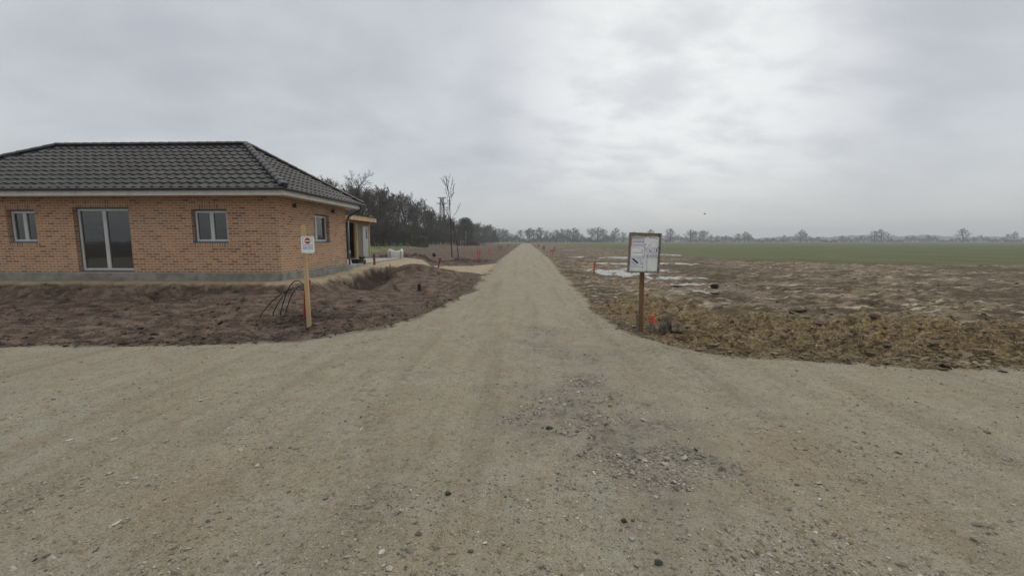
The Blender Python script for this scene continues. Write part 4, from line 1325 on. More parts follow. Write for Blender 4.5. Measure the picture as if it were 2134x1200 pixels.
def batter(pxl, pxr, pyb, pyt, label, bar=.75, lean=0.0, m_=None, pw=.07, extra=0):
    """two painted pegs with a cross board, as surveyors set them out"""
    a = onground(pxl, pyb); b = onground(pxr, pyb); d_ = (a.y + b.y) / 2
    a.y = b.y = d_
    a.x = XD(pxl, d_, pyb); b.x = XD(pxr, d_, pyb); a.z = h1(a.x, d_); b.z = h1(b.x, d_)
    ht = AT(pxl, pyt, d_)[2] - a.z
    root = empty('peg_frame', a, 0, label, 'survey pegs', 'orange peg frames along the plots')
    wv = b.x - a.x
    n = 2 + extra
    for k in range(n):
        x_ = wv * k / (n - 1)
        zz = h1(a.x + x_, d_) - a.z
        mb = MB(); mb.box(-pw / 2, pw / 2, -.03, .03, -.15, ht * (1 - .06 * (k % 2)))
        o_ = mb.build('peg', m_ or M_ORANGE, root, bevel=.004, loc=(x_, .05 * (k % 2), zz)); o_.rotation_euler = (0, lean * (1 if k == 0 else .3), 0)
    mb = MB(); mb.box(-.12, wv + .12, -.055, -.032, ht * bar - .035, ht * bar + .035); mb.build('cross_board', m_ or M_ORANGE, root, bevel=.003)


M_ORD = simple('dull_orange', (.36, .085, .035), .75, .2, 12)
batter(995.5, 1000, 538, 520, 'nearest and brightest orange peg pair left of the road', .62, 0, M_ORANGE, .085)
batter(1018.5, 1022, 529, 517, 'pale orange peg frame second from the camera left of the road', .8, .05, simple('pale_orange', (.55, .22, .09), .7, .15, 12), .06)
batter(1039.5, 1046, 519, 510.5, 'wide dull orange group of three pegs left of the road', .5, 0, M_ORD, .13, 1)
batter(1057.5, 1062, 513.5, 507.5, 'dull orange peg frame fourth from the camera left of the road', .5, 0, M_ORD, .16, 0)
batter(1148, 1151.5, 531, 520, 'nearest dull orange peg frame right of the road', .72, 0, M_ORD, .06)
batter(1154, 1156.5, 526, 513.5, 'taller thin orange peg frame second from the camera right of the road', .9, 0, M_ORD, .06)
batter(1131.5, 1134.5, 521, 512, 'leaning orange peg frame third from the camera right of the road', .7, .12, M_ORD, .12)
batter(1122, 1124, 514, 508.5, 'farthest orange peg frame right of the road', .6, 0, M_ORD, .14)
for k, (px_, lb) in enumerate(((1067, 'thin dark marker post left of the two at the far end of the road'), (1075.5, 'thin dark marker post right of the two at the far end of the road'))):
    d_ = 190
    x_ = XD(px_, d_); mb = MB(); mb.tube([(0, 0, -.1), (0, 0, 1.6)], [.11, .09], 6)
    tag(mb.build('marker_post', M_BROWNW, loc=(x_, d_, h1(x_, d_))), lb, 'post', 'dark posts at the far end of the road')

# ------------------------------------------------------------------ rocks
def rock(name, px_, py_, s, m_, label, seed, jag=.16, sink=.3, sub=3, rot=(0, 0, 0)):
    bm = bmesh.new(); bmesh.ops.create_icosphere(bm, subdivisions=sub, radius=1)
    r_ = random.Random(seed)
    pl_ = [(Vector((r_.gauss(0, 1), r_.gauss(0, 1), r_.gauss(0, 1))).normalized(), r_.uniform(.62, .95)) for _ in range(14)]
    from mathutils import noise as mn
    for v in bm.verts:
        d_ = v.co.normalized(); rad = 1.0
        for (n_, k_) in pl_:
            dd = d_.dot(n_)
            if dd > .05: rad = min(rad, k_ / dd)
        rad *= 1 + jag * .35 * mn.fractal(d_ * 2.3 + Vector((seed, 0, 0)), 1.0, 2.0, 4)
        v.co = Vector((d_.x * s[0] * rad, d_.y * s[1] * rad, d_.z * s[2] * rad))
    bmesh.ops.rotate(bm, verts=bm.verts, cent=(0, 0, 0), matrix=Matrix.Rotation(rot[2], 3, 'Z') @ Matrix.Rotation(rot[1], 3, 'Y') @ Matrix.Rotation(rot[0], 3, 'X'))
    zm = min(v.co.z for v in bm.verts); zx = max(v.co.z for v in bm.verts)
    for v in bm.verts: v.co.z -= zm + (zx - zm) * sink
    me = bpy.data.meshes.new(name); bm.to_mesh(me); bm.free(); me.materials.append(m_)
    o_ = bpy.data.objects.new(name, me); COL.objects.link(o_); o_.location = onground(px_, py_)
    return tag(o_, label, 'stone' if max(s) < .1 else 'rock')


rock('rock', 1384, 694, (.085, .13, .21), M_ROCKG, 'tall leaning grey brown rock right of the neon red stake', 3, sink=.12, rot=(0, .35, .3))
rock('rock', 1410, 690, (.20, .16, .115), M_ROCKG, 'broad low dark grey rock lying behind the tall leaning one', 11, sink=.25, rot=(0, .1, .8))
rock('stone', 934, 1030, (.022, .017, .016), M_ROCKD, 'lone dark green stone on the gravel left of centre', 5, sink=.2)
rock('stone', 1300, 1087, (.019, .014, .014), M_ROCKR, 'dark plum coloured stone on the gravel near the lower right', 6, sink=.2)
rock('stone', 1333, 1100, (.017, .015, .010), M_ROCKP, 'pale rounded stone just right of the dark plum coloured one', 7, sink=.2)
rock('stone', 1316, 1124, (.018, .014, .010), M_ROCKP, 'pale stone below the dark plum coloured one', 8, sink=.2)
rock('stone', 752, 1085, (.012, .010, .009), M_ROCKP, 'small white stone on the gravel at lower left', 9, sink=.2)
rock('stone', 1390, 956, (.026, .020, .014), M_ROCKP, 'pale flat stone at the right end of the loose gravel', 10, sink=.2)
rock('stone', 1372, 1174, (.028, .018, .015), M_ROCKD, 'dark wedge shaped stone at the bottom right of the gravel', 12, sink=.25)
rock('stone', 1145, 892, (.038, .024, .013), M_ROCKD, 'dark flat stone with a pale neighbour left of the loose gravel', 13, sink=.2)
rock('stone', 1176, 904, (.026, .020, .014), M_ROCKP, 'whitish stone just right of the dark flat one in the loose gravel', 14, sink=.2)
rock('earth_clod', 905, 535, (.24, .2, .26), M_CLODL if False else simple('root_clod', (.035, .026, .022), .95, .3, 6, .9, .03), 'dark root clod sticking up from the bare soil left of the thin sapling', 15, sink=.1)
rock('earth_clod', 1489, 600, (.16, .12, .09), simple('wet_clod', (.035, .027, .022), .9, .3, 8, .9, .02), 'lone dark clod on the lighter mud at the right', 16, sink=.15)


# ------------------------------------------------------------------ trees
def segs_mesh(segs, sides=3):
    S = np.array(segs, dtype=np.float64)
    p0, p1, r0, r1 = S[:, 0:3], S[:, 3:6], S[:, 6], S[:, 7]
    d = p1 - p0; L = np.linalg.norm(d, axis=1, keepdims=True) + 1e-9; d = d / L
    ref = np.where(np.abs(d[:, 2:3]) > .9, np.array([[1., 0, 0]]), np.array([[0, 0, 1.]]))
    a = np.cross(d, ref); a /= np.linalg.norm(a, axis=1, keepdims=True) + 1e-9
    b = np.cross(d, a)
    vs = []
    for (p, r) in ((p0, r0), (p1 + d * r1[:, None] * .3, r1)):
        for k in range(sides):
            an = 2 * math.pi * k / sides
            vs.append(p + (a * math.cos(an) + b * math.sin(an)) * r[:, None])
    V_ = np.stack(vs, 1).reshape(-1, 3)
    n = len(S)
    q = np.array([[k, (k + 1) % sides, sides + (k + 1) % sides, sides + k] for k in range(sides)])
    F_ = (q[None] + (np.arange(n) * 2 * sides)[:, None, None]).reshape(-1, 4)
    return V_, F_


def grow(rs, specs, height, trunk_r, lean=0.0, trunk_len=.6, jit=.12, up=.12):
    """specs: per level (count, length factor, angle low, angle high, start fraction, pieces, radius factor)"""
    trunk, crown = [], []
    stack = [(Vector((0, 0, -.2)), Vector((lean, 0, 1)).normalized(), height * trunk_len, trunk_r, 0)]
    while stack:
        p, d, L, r, lv = stack.pop()
        cnt, lf, a0, a1, sf_, pcs, rf_ = specs[lv] if lv < len(specs) else (0, 0, 0, 0, 0, 2, 0)
        n = max(2, pcs)
        pts = [(p.copy(), r, d.copy())]
        for i in range(n):
            j = jit * (1 + .5 * lv)
            d = (d + Vector((rs.gauss(0, j), rs.gauss(0, j), rs.gauss(0, j) + (up if lv else 0)))).normalized()
            q = p + d * (L / n)
            r2 = r * (1 - .62 / n)
            (trunk if lv == 0 else crown).append((*p, *q, r, r2))
            p, r = q, r2
            pts.append((p.copy(), r, d.copy()))
        if cnt:
            az = rs.uniform(0, 6.28)
            prof = (lambda q: .45 + .95 * math.sin(math.pi * min(1, q) ** .9)) if (lv == 0 and cnt >= 10) else (lambda q: 1.0)
            for c in range(cnt):
                f = sf_ + (1 - sf_) * (c + rs.random()) / cnt
                f = min(.999, f)
                i = int(f * n); tq = f * n - i
                pp = pts[i][0].lerp(pts[i + 1][0], tq); rr_ = pts[i][1] * .9; dd = pts[i][2]
                az += 2.4 + rs.uniform(-.5, .5)
                s1 = dd.cross(Vector((.3, .2, .93)))
                if s1.length < .05: s1 = Vector((1, 0, 0))
                s1.normalize(); s2 = dd.cross(s1)
                ang = rs.uniform(a0, a1)
                nd = dd * math.cos(ang) + (s1 * math.cos(az) + s2 * math.sin(az)) * math.sin(ang)
                stack.append((pp, nd, L * lf * rs.uniform(.75, 1.15) * (1.05 - .4 * f) * prof(f), max(rr_ * rf_, .006), lv + 1))
    return trunk, crown


def norm_tree(tr, cr, height):
    A = np.array(tr + cr); zmax = A[:, 5].max()
    k = height / zmax
    f = lambda S: [tuple(v * k for v in s) for s in S]
    return f(tr), f(cr)


TREES = {}


def make_proto(key, seed, specs, height, tr_r, mt, mc, min_r, trunk_len=.6, jit=.12, up=.12, sides=3):
    rs = random.Random(seed)
    tr, cr = grow(rs, specs, height, tr_r, 0, trunk_len, jit, up)
    tr, cr = norm_tree(tr, cr, height)
    cr = [(*s[:6], max(s[6], min_r), max(s[7], min_r * .8)) for s in cr]
    out = []
    for nm, S, m_, sd in (('trunk', tr, mt, 7), ('crown', cr, mc, sides)):
        V_, F_ = segs_mesh(S, sd)
        me_o = np_mesh(nm, V_, F_, m_, nm == 'trunk')
        out.append(me_o.data); bpy.data.objects.remove(me_o)
    TREES[key] = (out[0], out[1], height)


def place_tree(key, name, x, y, h, label, cat='tree', group=None, rz=None, wide=1.0, z=None):
    tm, cm, H0 = TREES[key]
    k = h / H0
    r = empty(name, (x, y, (h1(x, y) if z is None else z) - .02), rz if rz is not None else random.uniform(0, 6.28), label, cat, group)
    r.scale = (k * wide, k * wide, k)
    for nm, me in (('trunk', tm), ('crown', cm)):
        if me is None: continue
        o_ = bpy.data.objects.new(nm, me); COL.objects.link(o_); o_.parent = r
    return r


BIG = [(10, .95, .35, .95, .30, 6, .62), (7, .55, .35, .9, .2, 5, .6), (7, .5, .4, .9, .15, 4, .6), (6, .55, .3, .9, .2, 3, .6)]
AIRY = [(14, .42, .35, .85, .30, 7, .5), (6, .55, .3, .8, .25, 5, .6), (5, .5, .4, .9, .2, 4, .6), (5, .55, .3, .9, .2, 3, .6)]
FULL = [(18, .38, .5, 1.1, .18, 7, .5), (6, .55, .35, .9, .2, 4, .6), (6, .5, .4, .9, .15, 3, .6), (5, .5, .3, .9, .2, 2, .6)]
OAK = [(20, .31, .6, 1.25, .20, 7, .42), (7, .52, .4, .9, .2, 4, .55), (6, .5, .4, .9, .2, 3, .6), (4, .6, .3, .9, .2, 2, .65)]
make_proto('big', 11, BIG, 13, .30, M_BARKG, M_TWIG, .024, .45, .09, .07)
make_proto('big2', 12, BIG, 13, .28, M_BARK, M_TWIGP, .022, .5, .10, .10)
make_proto('airy', 21, AIRY, 13, .20, M_BARK, M_TWIG, .024, .85, .08, .10)
make_proto('airy2', 22, AIRY, 13, .20, M_BARK, M_TWIG, .024, .85, .08, .14)
make_proto('full', 31, FULL, 12, .24, M_BARK, M_TWIGP, .028, .75, .10, .08)
make_proto('full2', 32, FULL, 12, .24, M_BARKG, M_TWIGG, .030, .75, .12, .08)
make_proto('far1', 41, OAK, 14, .42, M_TWIGF, M_TWIGF, .030, .85, .07, .04)
make_proto('far2', 42, OAK, 14, .36, M_TWIGF, M_TWIGF, .030, .85, .08, .06)
make_proto('far3', 43, AIRY, 14, .34, M_TWIGF, M_TWIGF, .030, .85, .08, .10)


def make_bush(key, seed, n, hgt, wid, mt, mc, min_r, flare=.5):
    rs = random.Random(seed); tr, cr = [], []
    for k in range(n):
        a = rs.uniform(0, 6.28); q = rs.random() ** .5
        tr.append((0, 0, -.12, math.cos(a) * q * wid * .30, math.sin(a) * q * wid * .30, -.08, .05, .05))
        p = Vector((math.cos(a) * q * wid * .30, math.sin(a) * q * wid * .30, -.1))
        d = Vector((math.cos(a) * flare * q, math.sin(a) * flare * q, 1)).normalized()
        sp = [(7, .42, .25, .8, .15, 6, .6), (5, .5, .3, .9, .15, 3, .6), (4, .55, .3, .9, .1, 2, .6)]
        t_, c_ = grow(rs, sp, hgt * rs.uniform(.75, 1.0), .045, 0, .95, .11, .10)
        for L_, dst in ((t_, tr), (c_, cr)):
            for s in L_:
                s0 = Vector(s[0:3]); s1 = Vector(s[3:6])
                f = lambda v: (p.x + v.x * .8 + d.x * v.z, p.y + v.y * .8 + d.y * v.z, v.z * d.z)
                dst.append((*f(s0), *f(s1), s[6], s[7]))
    tr, cr = norm_tree(tr, cr, hgt)
    cr = [(*s[:6], max(s[6], min_r), max(s[7], min_r * .8)) for s in cr]
    out = []
    for nm, S, m_ in (('stems', tr, mt), ('twigs', cr, mc)):
        V_, F_ = segs_mesh(S, 3); o_ = np_mesh(nm, V_, F_, m_); out.append(o_.data); bpy.data.objects.remove(o_)
    TREES[key] = (out[0], out[1], hgt)


def place_bush(key, x, y, h, label, group, wide=1.0, z=None):
    r = place_tree(key, 'shrub', x, y, h, label, 'shrub', group, None, wide, z)
    for ch in r.children:
        ch.name = 'stems' if ch.data is TREES[key][0] else 'twigs'
    return r


make_bush('bp', 51, 16, 5, 4.5, M_BARK, M_TWIGP, .022)
make_bush('bo', 52, 16, 5, 4.5, M_BARK, M_TWIGG, .022)
make_bush('bd', 53, 18, 5, 4.5, M_BARK, M_TWIG, .024)

# the wood on the left: individual trees along its edge  (px of the crown, py of the top, distance, kind, label)
WOOD = [
    (690, 372, 84, 'airy', .9, 'bare tree whose thin top just clears the tiled roof'),
    (672, 374, 92, 'airy2', 1.0, 'bare tree with its crown partly behind the tiled roof, farthest left of the wood'),
    (752, 360, 72, 'big', 1.12, 'broad bare tree with a fan shaped crown behind the shed'),
    (716, 396, 80, 'full', .9, 'dense low bare tree between the tiled roof and the fan shaped tree'),
    (792, 396, 80, 'full', .9, 'dense purple brown tree right of the fan shaped one'),
    (812, 420, 86, 'big2', .8, 'small dense dark tree right of the purple brown tree'),
    (842, 403, 98, 'airy2', 1.25, 'open bare tree with a rounded top and visible upright branches'),
    (868, 427, 104, 'airy', 1.2, 'open bare tree just right of the round topped one'),
    (884, 432, 110, 'full2', .8, 'olive toned bare tree behind the yellowish clipped hedge'),
    (900, 442, 118, 'full', .8, 'slim dense bare tree left of the pylon'),
    (914, 446, 124, 'big', .8, 'spreading bare tree in front of the pylon foot'),
    (930, 456, 132, 'full2', .9, 'bare tree just left of the tall thin sapling'),
    (946, 462, 142, 'full', .9, 'bare tree between the tall thin sapling and the dark pine'),
    (958, 468, 160, 'full2', .9, 'low olive bare tree touching the left side of the dark pine'),
    (990, 463, 195, 'full2', 1.3, 'round olive bare tree touching the right side of the dark pine'),
    (1000, 465, 215, 'full', 1.3, 'bare tree second to the right of the dark pine'),
    (1009, 468, 240, 'full2', 1.3, 'bare tree third to the right of the dark pine'),
    (1017, 474, 265, 'full', 1.3, 'bare tree fourth to the right of the dark pine'),
]
for (px_, ty, d_, key, wd_, lb) in WOOD:
    d_ *= 1.25
    x_ = XD(px_, d_); top = AT(px_, ty, d_)[2]
    place_tree(key, 'bare_tree', x_, d_, (top - h1(x_, d_)) * 1.05, lb, 'tree', 'bare trees at the edge of the wood', wide=wd_)

W2 = [(704, 384, 118, 'full'), (735, 380, 112, 'airy'), (772, 384, 116, 'big2'), (800, 402, 122, 'full'), (826, 410, 128, 'airy'), (856, 412, 134, 'full2'), (876, 436, 144, 'full'), (893, 438, 150, 'airy2'), (908, 446, 158, 'full2'),
      (922, 452, 166, 'full'), (938, 458, 178, 'airy'), (952, 464, 190, 'full'), (962, 467, 200, 'full2'), (984, 467, 225, 'full2'), (995, 466, 245, 'airy'), (1005, 468, 270, 'full'), (1013, 473, 290, 'full2'), (1022, 478, 310, 'full')]
W2N = ['first', 'second', 'third', 'fourth', 'fifth', 'sixth', 'seventh', 'eighth', 'ninth', 'tenth', 'eleventh', 'twelfth', 'thirteenth', 'fourteenth', 'fifteenth', 'sixteenth', 'seventeenth', 'eighteenth']
for i, (px_, ty, d_, key) in enumerate(W2):
    x_ = XD(px_, d_); top = AT(px_, ty, d_)[2]
    place_tree(key, 'bare_tree', x_, d_, (top - h1(x_, d_)) * 1.03, 'bare tree standing behind the front row of the wood, %s from the left there' % W2N[i], 'tree', 'bare trees in the second row of the wood', wide=1.15)

rs = random.Random(77)
BW = 'shrubs along the foot of the wood'
blist = [(790, 'bp', 455, 74), (806, 'bp', 462, 78), (822, 'bp', 470, 82), (770, 'bd', 450, 72), (836, 'bo', 466, 86), (848, 'bp', 474, 88), (862, 'bo', 468, 95), (876, 'bd', 470, 100),
         (890, 'bo', 474, 106), (903, 'bd', 476, 112), (916, 'bo', 478, 118), (929, 'bd', 480, 124), (940, 'bo', 482, 132), (950, 'bd', 484, 140), (742, 'bp', 452, 70), (720, 'bp', 450, 70), (700, 'bd', 448, 68),
         (960, 'bo', 486, 152), (980, 'bo', 486, 172), (990, 'bd', 485, 188), (999, 'bo', 486, 205), (1008, 'bd', 487, 225), (1016, 'bo', 488, 250), (1023, 'bd', 489, 272)]
blist.sort()
WORDS = ['first', 'second', 'third', 'fourth', 'fifth', 'sixth', 'seventh', 'eighth', 'ninth', 'tenth', 'eleventh', 'twelfth', 'thirteenth', 'fourteenth', 'fifteenth', 'sixteenth',
         'seventeenth', 'eighteenth', 'nineteenth', 'twentieth', 'twenty-first', 'twenty-second', 'twenty-third', 'twenty-fourth', 'twenty-fifth', 'twenty-sixth', 'twenty-seventh', 'twenty-eighth',
         'twenty-ninth', 'thirtieth', 'thirty-first', 'thirty-second', 'thirty-third', 'thirty-fourth', 'thirty-fifth', 'thirty-sixth', 'thirty-seventh', 'thirty-eighth', 'thirty-ninth', 'fortieth',
         'forty-first', 'forty-second', 'forty-third', 'forty-fourth', 'forty-fifth', 'forty-sixth', 'forty-seventh', 'forty-eighth', 'forty-ninth', 'fiftieth']
KN = {'bp': 'purple brown', 'bo': 'olive', 'bd': 'grey brown'}
for i, (px_, key, ty, d_) in enumerate(blist):
    d_ *= 1.22
    x_ = XD(px_, d_); top = AT(px_, ty, d_)[2]
    place_bush(key, x_, d_, top - h1(x_, d_), 'bare %s shrub, %s from the left along the foot of the wood' % (KN[key], WORDS[i]), BW, wide=1.35 if d_ < 150 else 1.9)

# the inside of the wood reads as one dark mass
segs = []
for k in range(21000):
    d_ = 84 * math.exp(rs.random() ** .8 * math.log(4.0))
    L_ = -(38 + (d_ - 70) * .04 + 2 + rs.random() ** 1.3 * 28)
    x_ = L_ + VPS * d_
    if x_ / d_ < -1.15: continue
    hb_ = 10.0 * (.6 + .5 * rs.random()) * (1 - .25 * (d_ > 170))
    z_ = rs.random() ** 1.2 * hb_
    a = rs.uniform(0, 6.28); ln = rs.uniform(.8, 2.4); tl = rs.uniform(.3, 1.5)
    dx, dy, dz = math.cos(a) * math.cos(tl), math.sin(a) * math.cos(tl), math.sin(tl)
    r_ = rs.uniform(.025, .07)
    z_ += .45
    segs.append((x_, d_, z_, x_ + dx * ln, d_ + dy * ln, z_ + dz * ln, r_, r_ * .5))
    for _ in range(3):
        q_ = rs.random(); b_ = rs.uniform(0, 6.28); l2 = rs.uniform(.4, 1.2)
        sx_, sy_, sz_ = x_ + dx * ln * q_, d_ + dy * ln * q_, z_ + dz * ln * q_
        segs.append((sx_, sy_, sz_, sx_ + math.cos(b_) * l2 * .6, sy_ + math.sin(b_) * l2 * .6, sz_ + l2 * .7, .024, .015))
V_, F_ = segs_mesh(segs, 3)
tag(np_mesh('thicket', V_, F_, M_TWIG), kind='stuff')


# evergreens
def evergreen(x, y, h, name, label, m_, wid, seed, cone=False):
    rs_ = random.Random(seed)
    root = empty(name, (x, y, h1(x, y)), 0, label, 'tree')
    mb = MB(); mb.tube([(0, 0, -.2), (.1, 0, h * .5), (0, .1, h * .92)], [h * .022, h * .015, h * .004], 8); mb.build('trunk', M_BARK, root, smooth=True)
    V0 = []; F0 = []
    nb_ = 46
    for k in range(nb_):
        q = k / nb_
        zc_ = h * ((.12 + .86 * q) if cone else (.22 + .74 * q))
        rad = wid * ((1 - q) * .95 + .05 if cone else math.sin(min(1, .22 + q * .80) * math.pi * .93) ** .6) * rs_.uniform(.6, 1.0)
        a = k * 2.4
        cx0, cy0 = math.cos(a) * rad * .62, math.sin(a) * rad * .62
        cr_ = wid * (.36 if not cone else .30 * (1.2 - q))
        for _ in range(230):
            v = Vector((rs_.gauss(0, 1), rs_.gauss(0, 1), rs_.gauss(0, 1))).normalized() * (rs_.random() ** .35) * cr_
            v.z *= .62
            c0 = Vector((cx0, cy0, zc_)) + v
            s = rs_.uniform(.14, .32) * h / 12
            t1 = Vector((rs_.gauss(0, 1), rs_.gauss(0, 1), rs_.gauss(0, .6))).normalized() * s
            t2 = Vector((rs_.gauss(0, 1), rs_.gauss(0, 1), rs_.gauss(0, .6))).normalized() * s * .6
            b0 = len(V0); V0 += [c0 - t1, c0 + t2, c0 + t1, c0 - t2]; F0.append((b0, b0 + 1, b0 + 2, b0 + 3))
    np_mesh('crown', np.array(V0), np.array(F0), m_, parent=root)
    return root


x_ = XD(970, 178); evergreen(x_, 178, AT(970, 455, 178)[2], 'pine_tree', 'dark rounded evergreen pine standing out at the right end of the wood', M_NEEDLE, 5.0, 5)
x_ = XD(1030, 285); evergreen(x_, 285, AT(1030, 479, 285)[2] - .2, 'fir_tree', 'small dark blue green fir at the far tip of the wood', M_FIR, 4.5, 6, True)

# clipped hedge
hd_ = empty('hedge', (XD(874, 100), 100, h1(XD(874, 100), 100)), .0, 'yellowish green clipped hedge in front of the bare wood', 'hedge')
V0, F0 = [], []
for k in range(16000):
    x0_, y0_, z0_ = rs.uniform(-1.75, 1.75), rs.uniform(-.55, .55), rs.uniform(0, 1.85)
    if rs.random() < .8:
        s_ = rs.randrange(4)
        if s_ == 0: y0_ = -.55 + rs.uniform(-.08, .12)
        elif s_ == 1: z0_ = 1.85 + rs.uniform(-.22, .12) + .10 * math.sin(x0_ * 3)
        elif s_ == 2: x0_ = 1.75 + rs.uniform(-.1, .1)
        else: y0_ = -.5 + rs.uniform(-.05, .2)
    c0 = Vector((x0_, y0_ + .07 * math.sin(x0_ * 7), z0_))
    t1 = Vector((rs.gauss(0, 1), rs.gauss(0, 1), rs.gauss(0, 1))).normalized() * .075; t2 = Vector((rs.gauss(0, 1), rs.gauss(0, 1), rs.gauss(0, 1))).normalized() * .05
    b0 = len(V0); V0 += [c0 - t1, c0 + t2, c0 + t1, c0 - t2]; F0.append((b0, b0 + 1, b0 + 2, b0 + 3))
np_mesh('foliage', np.array(V0), np.array(F0), M_HEDGE, parent=hd_)
hd_.scale = (1.1, 1, 1.32)
st_ = [(rs.uniform(-1.6, 1.6), rs.uniform(-.3, .3), -.1, rs.uniform(-1.6, 1.6), rs.uniform(-.3, .3), 1.5, .03, .015) for _ in range(40)]
V_, F_ = segs_mesh([(a, b, c_, a + .1, b, f, g1, g2) for (a, b, c_, d_, e, f, g1, g2) in st_]); np_mesh('stems', V_, F_, M_BARK, parent=hd_)


# thin saplings in the soil
def path_tree(name, pts_px, d_, r0, seed, label, sub_n, sub_l):
    rs_ = random.Random(seed)
    P = [Vector(AT(px_, py_, d_)) for (px_, py_) in pts_px]
    base = Vector((P[0].x, d_, h1(P[0].x, d_)))
    P = [p - base for p in P]; P[0].z = -.1
    for i, p in enumerate(P[1:]): p.y += rs_.uniform(-.1, .1)
    root = empty(name, base, 0, label, 'tree')
    n = len(P)
    tr = MB(); tr.tube(P, [r0 * (1 - .86 * i / (n - 1)) for i in range(n)], 7); tr.build('trunk', M_BARK, root, smooth=True)
    cr = []
    for k in range(sub_n):
        f = .34 + .64 * (k + rs_.random()) / sub_n; i = min(n - 2, int(f * (n - 1))); q = P[i].lerp(P[i + 1], f * (n - 1) - i)
        a = rs_.uniform(0, 6.28); L0 = sub_l * (1.25 - f) * rs_.uniform(.6, 1.2)
        dd = Vector((math.cos(a) * .55, math.sin(a) * .55, 1)).normalized(); p = q; r_ = r0 * .28 * (1.2 - f)
        for s in range(5):
            dd = (dd + Vector((rs_.gauss(0, .15), rs_.gauss(0, .15), .1))).normalized(); q2 = p + dd * L0 / 5
            cr.append((*p, *q2, max(.014, r_), max(.012, r_ * .75))); r_ *= .78
            if s > 0:
                for _ in range(2):
                    e = (dd + Vector((rs_.gauss(0, .6), rs_.gauss(0, .6), .2))).normalized() * rs_.uniform(.12, .4) * L0 / 1.5
                    m1 = q2 + e * .5 + Vector((0, 0, .02)); cr.append((*q2, *m1, .012, .010)); cr.append((*m1, *(q2 + e), .010, .008))
            p = q2
    V_, F_ = segs_mesh(cr, 4); np_mesh('crown', V_, F_, M_BARK, parent=root)


path_tree('sapling', [(942, 537), (941.5, 520), (940, 500), (939.5, 470), (937.5, 440), (936.5, 415), (935, 400), (933, 388), (931.5, 372)], 42, .062, 3, 'tall thin bare sapling rising from the bare soil in front of the pylon', 20, 2.6)
path_tree('sapling', [(955.5, 537), (954, 520), (951, 500), (947, 485), (943.5, 470), (938, 455), (929, 440), (922, 428)], 43, .05, 4, 'short leaning sapling just right of the tall thin one', 9, 1.3)

# pylon
d_ = 400; x_ = XD(922.5, d_)
py_ = empty('power_pylon', (x_, d_, 0), -.12, 'grey lattice power pylon with two crossarms behind the wood', 'pylon')
topz = AT(922, 412, d_)[2]
arm2 = AT(922, 423.5, d_)[2]


def lattice(z0, z1, w0, w1, n, r):
    S = []
    for sx_ in (-1, 1):
        for sy_ in (-1, 1):
            S.append((sx_ * w0, sy_ * w0, z0, sx_ * w1, sy_ * w1, z1, r * 1.5, r * 1.3))
    for k in range(n):
        q0, q1 = k / n, (k + 1) / n
        a, b = w0 + (w1 - w0) * q0, w0 + (w1 - w0) * q1; za, zb_ = z0 + (z1 - z0) * q0, z0 + (z1 - z0) * q1
        for s in (-1, 1):
            S += [(-a, s * a, za, b, s * b, zb_, r, r), (a, s * a, za, -b, s * b, zb_, r, r), (s * a, -a, za, s * b, b, zb_, r, r), (s * a, a, za, s * b, -b, zb_, r, r)]
            S += [(-b, s * b, zb_, b, s * b, zb_, r, r)]
    return S


V_, F_ = segs_mesh(lattice(0, arm2, 3.2, 1.5, 9, .17) + lattice(arm2, topz, 1.5, 1.3, 2, .17), 4); np_mesh('mast', V_, F_, M_STEEL, parent=py_)
for (zz, hw, nm) in ((topz, 3.9, 'crossarm'), (arm2, 5.2, 'crossarm')):
    S = []
    for sy_ in (-.9, .9):
        S += [(-hw, sy_ * .3, zz, hw, sy_ * .3, zz, .30, .30), (-hw, sy_ * .3, zz, 0, sy_, zz - 1.6, .14, .14), (hw, sy_ * .3, zz, 0, sy_, zz - 1.6, .14, .14)]
    for k in range(8):
        xx = -hw + 2 * hw * k / 8; S.append((xx, -.27, zz, xx + hw / 4, .27, zz, .09, .09))
    V_, F_ = segs_mesh(S, 4); np_mesh(nm, V_, F_, M_STEEL, parent=py_)
    for xx in (-hw + .3, -hw * .45, hw * .45, hw - .3):
        ins = MB(); ins.lathe([(0, zz - 1.9), (.16, zz - 1.8), (.09, zz - 1.5), (.16, zz - 1.2), (.09, zz - .9), (.14, zz - .5), (.05, zz - .1), (0, zz)] if zz < topz else [(0, zz), (.14, zz + .2), (.09, zz + .6), (.14, zz + .9), (0, zz + 1.1)], 8, Matrix.Translation((xx, 0, 0))); ins.build('insulator', M_STEEL, py_)

# brush heap with a pale lean-to and pole
d_ = 145; x_ = XD(977, d_)
S = []
for k in range(1500):
    a = rs.gauss(0, 1.6); b = rs.gauss(0, 1.0); zz = rs.random() * 1.9 * math.exp(-(a / 2.4) ** 2)
    t_ = rs.uniform(0, 6.28); l_ = rs.uniform(.5, 1.5); S.append((a, b, zz, a + math.cos(t_) * l_, b + math.sin(t_) * l_, zz + rs.uniform(-.1, .7), .035, .02))
V_, F_ = segs_mesh(S); o_ = np_mesh('brush_heap', V_, F_, M_TWIG); o_.location = (x_, d_, h1(x_, d_)); tag(o_, 'brown heap of cut brushwood in front of the dark pine', 'brush heap')
x_ = XD(965.5, 140)
ln_ = empty('lean_to', (x_, 140, h1(x_, 140)), .1, 'small pale timber lean-to beside the brushwood heap', 'lean-to')
mb = MB(); mb.add([(-.9, -.5, 1.75), (.9, -.5, 1.2), (.9, .6, 1.2), (-.9, .6, 1.75), (-.9, -.5, 1.83), (.9, -.5, 1.28), (.9, .6, 1.28), (-.9, .6, 1.83)], [(0, 1, 2, 3), (7, 6, 5, 4), (0, 4, 5, 1), (1, 5, 6, 2), (2, 6, 7, 3), (3, 7, 4, 0)]); mb.build('roof', M_PINE, ln_)
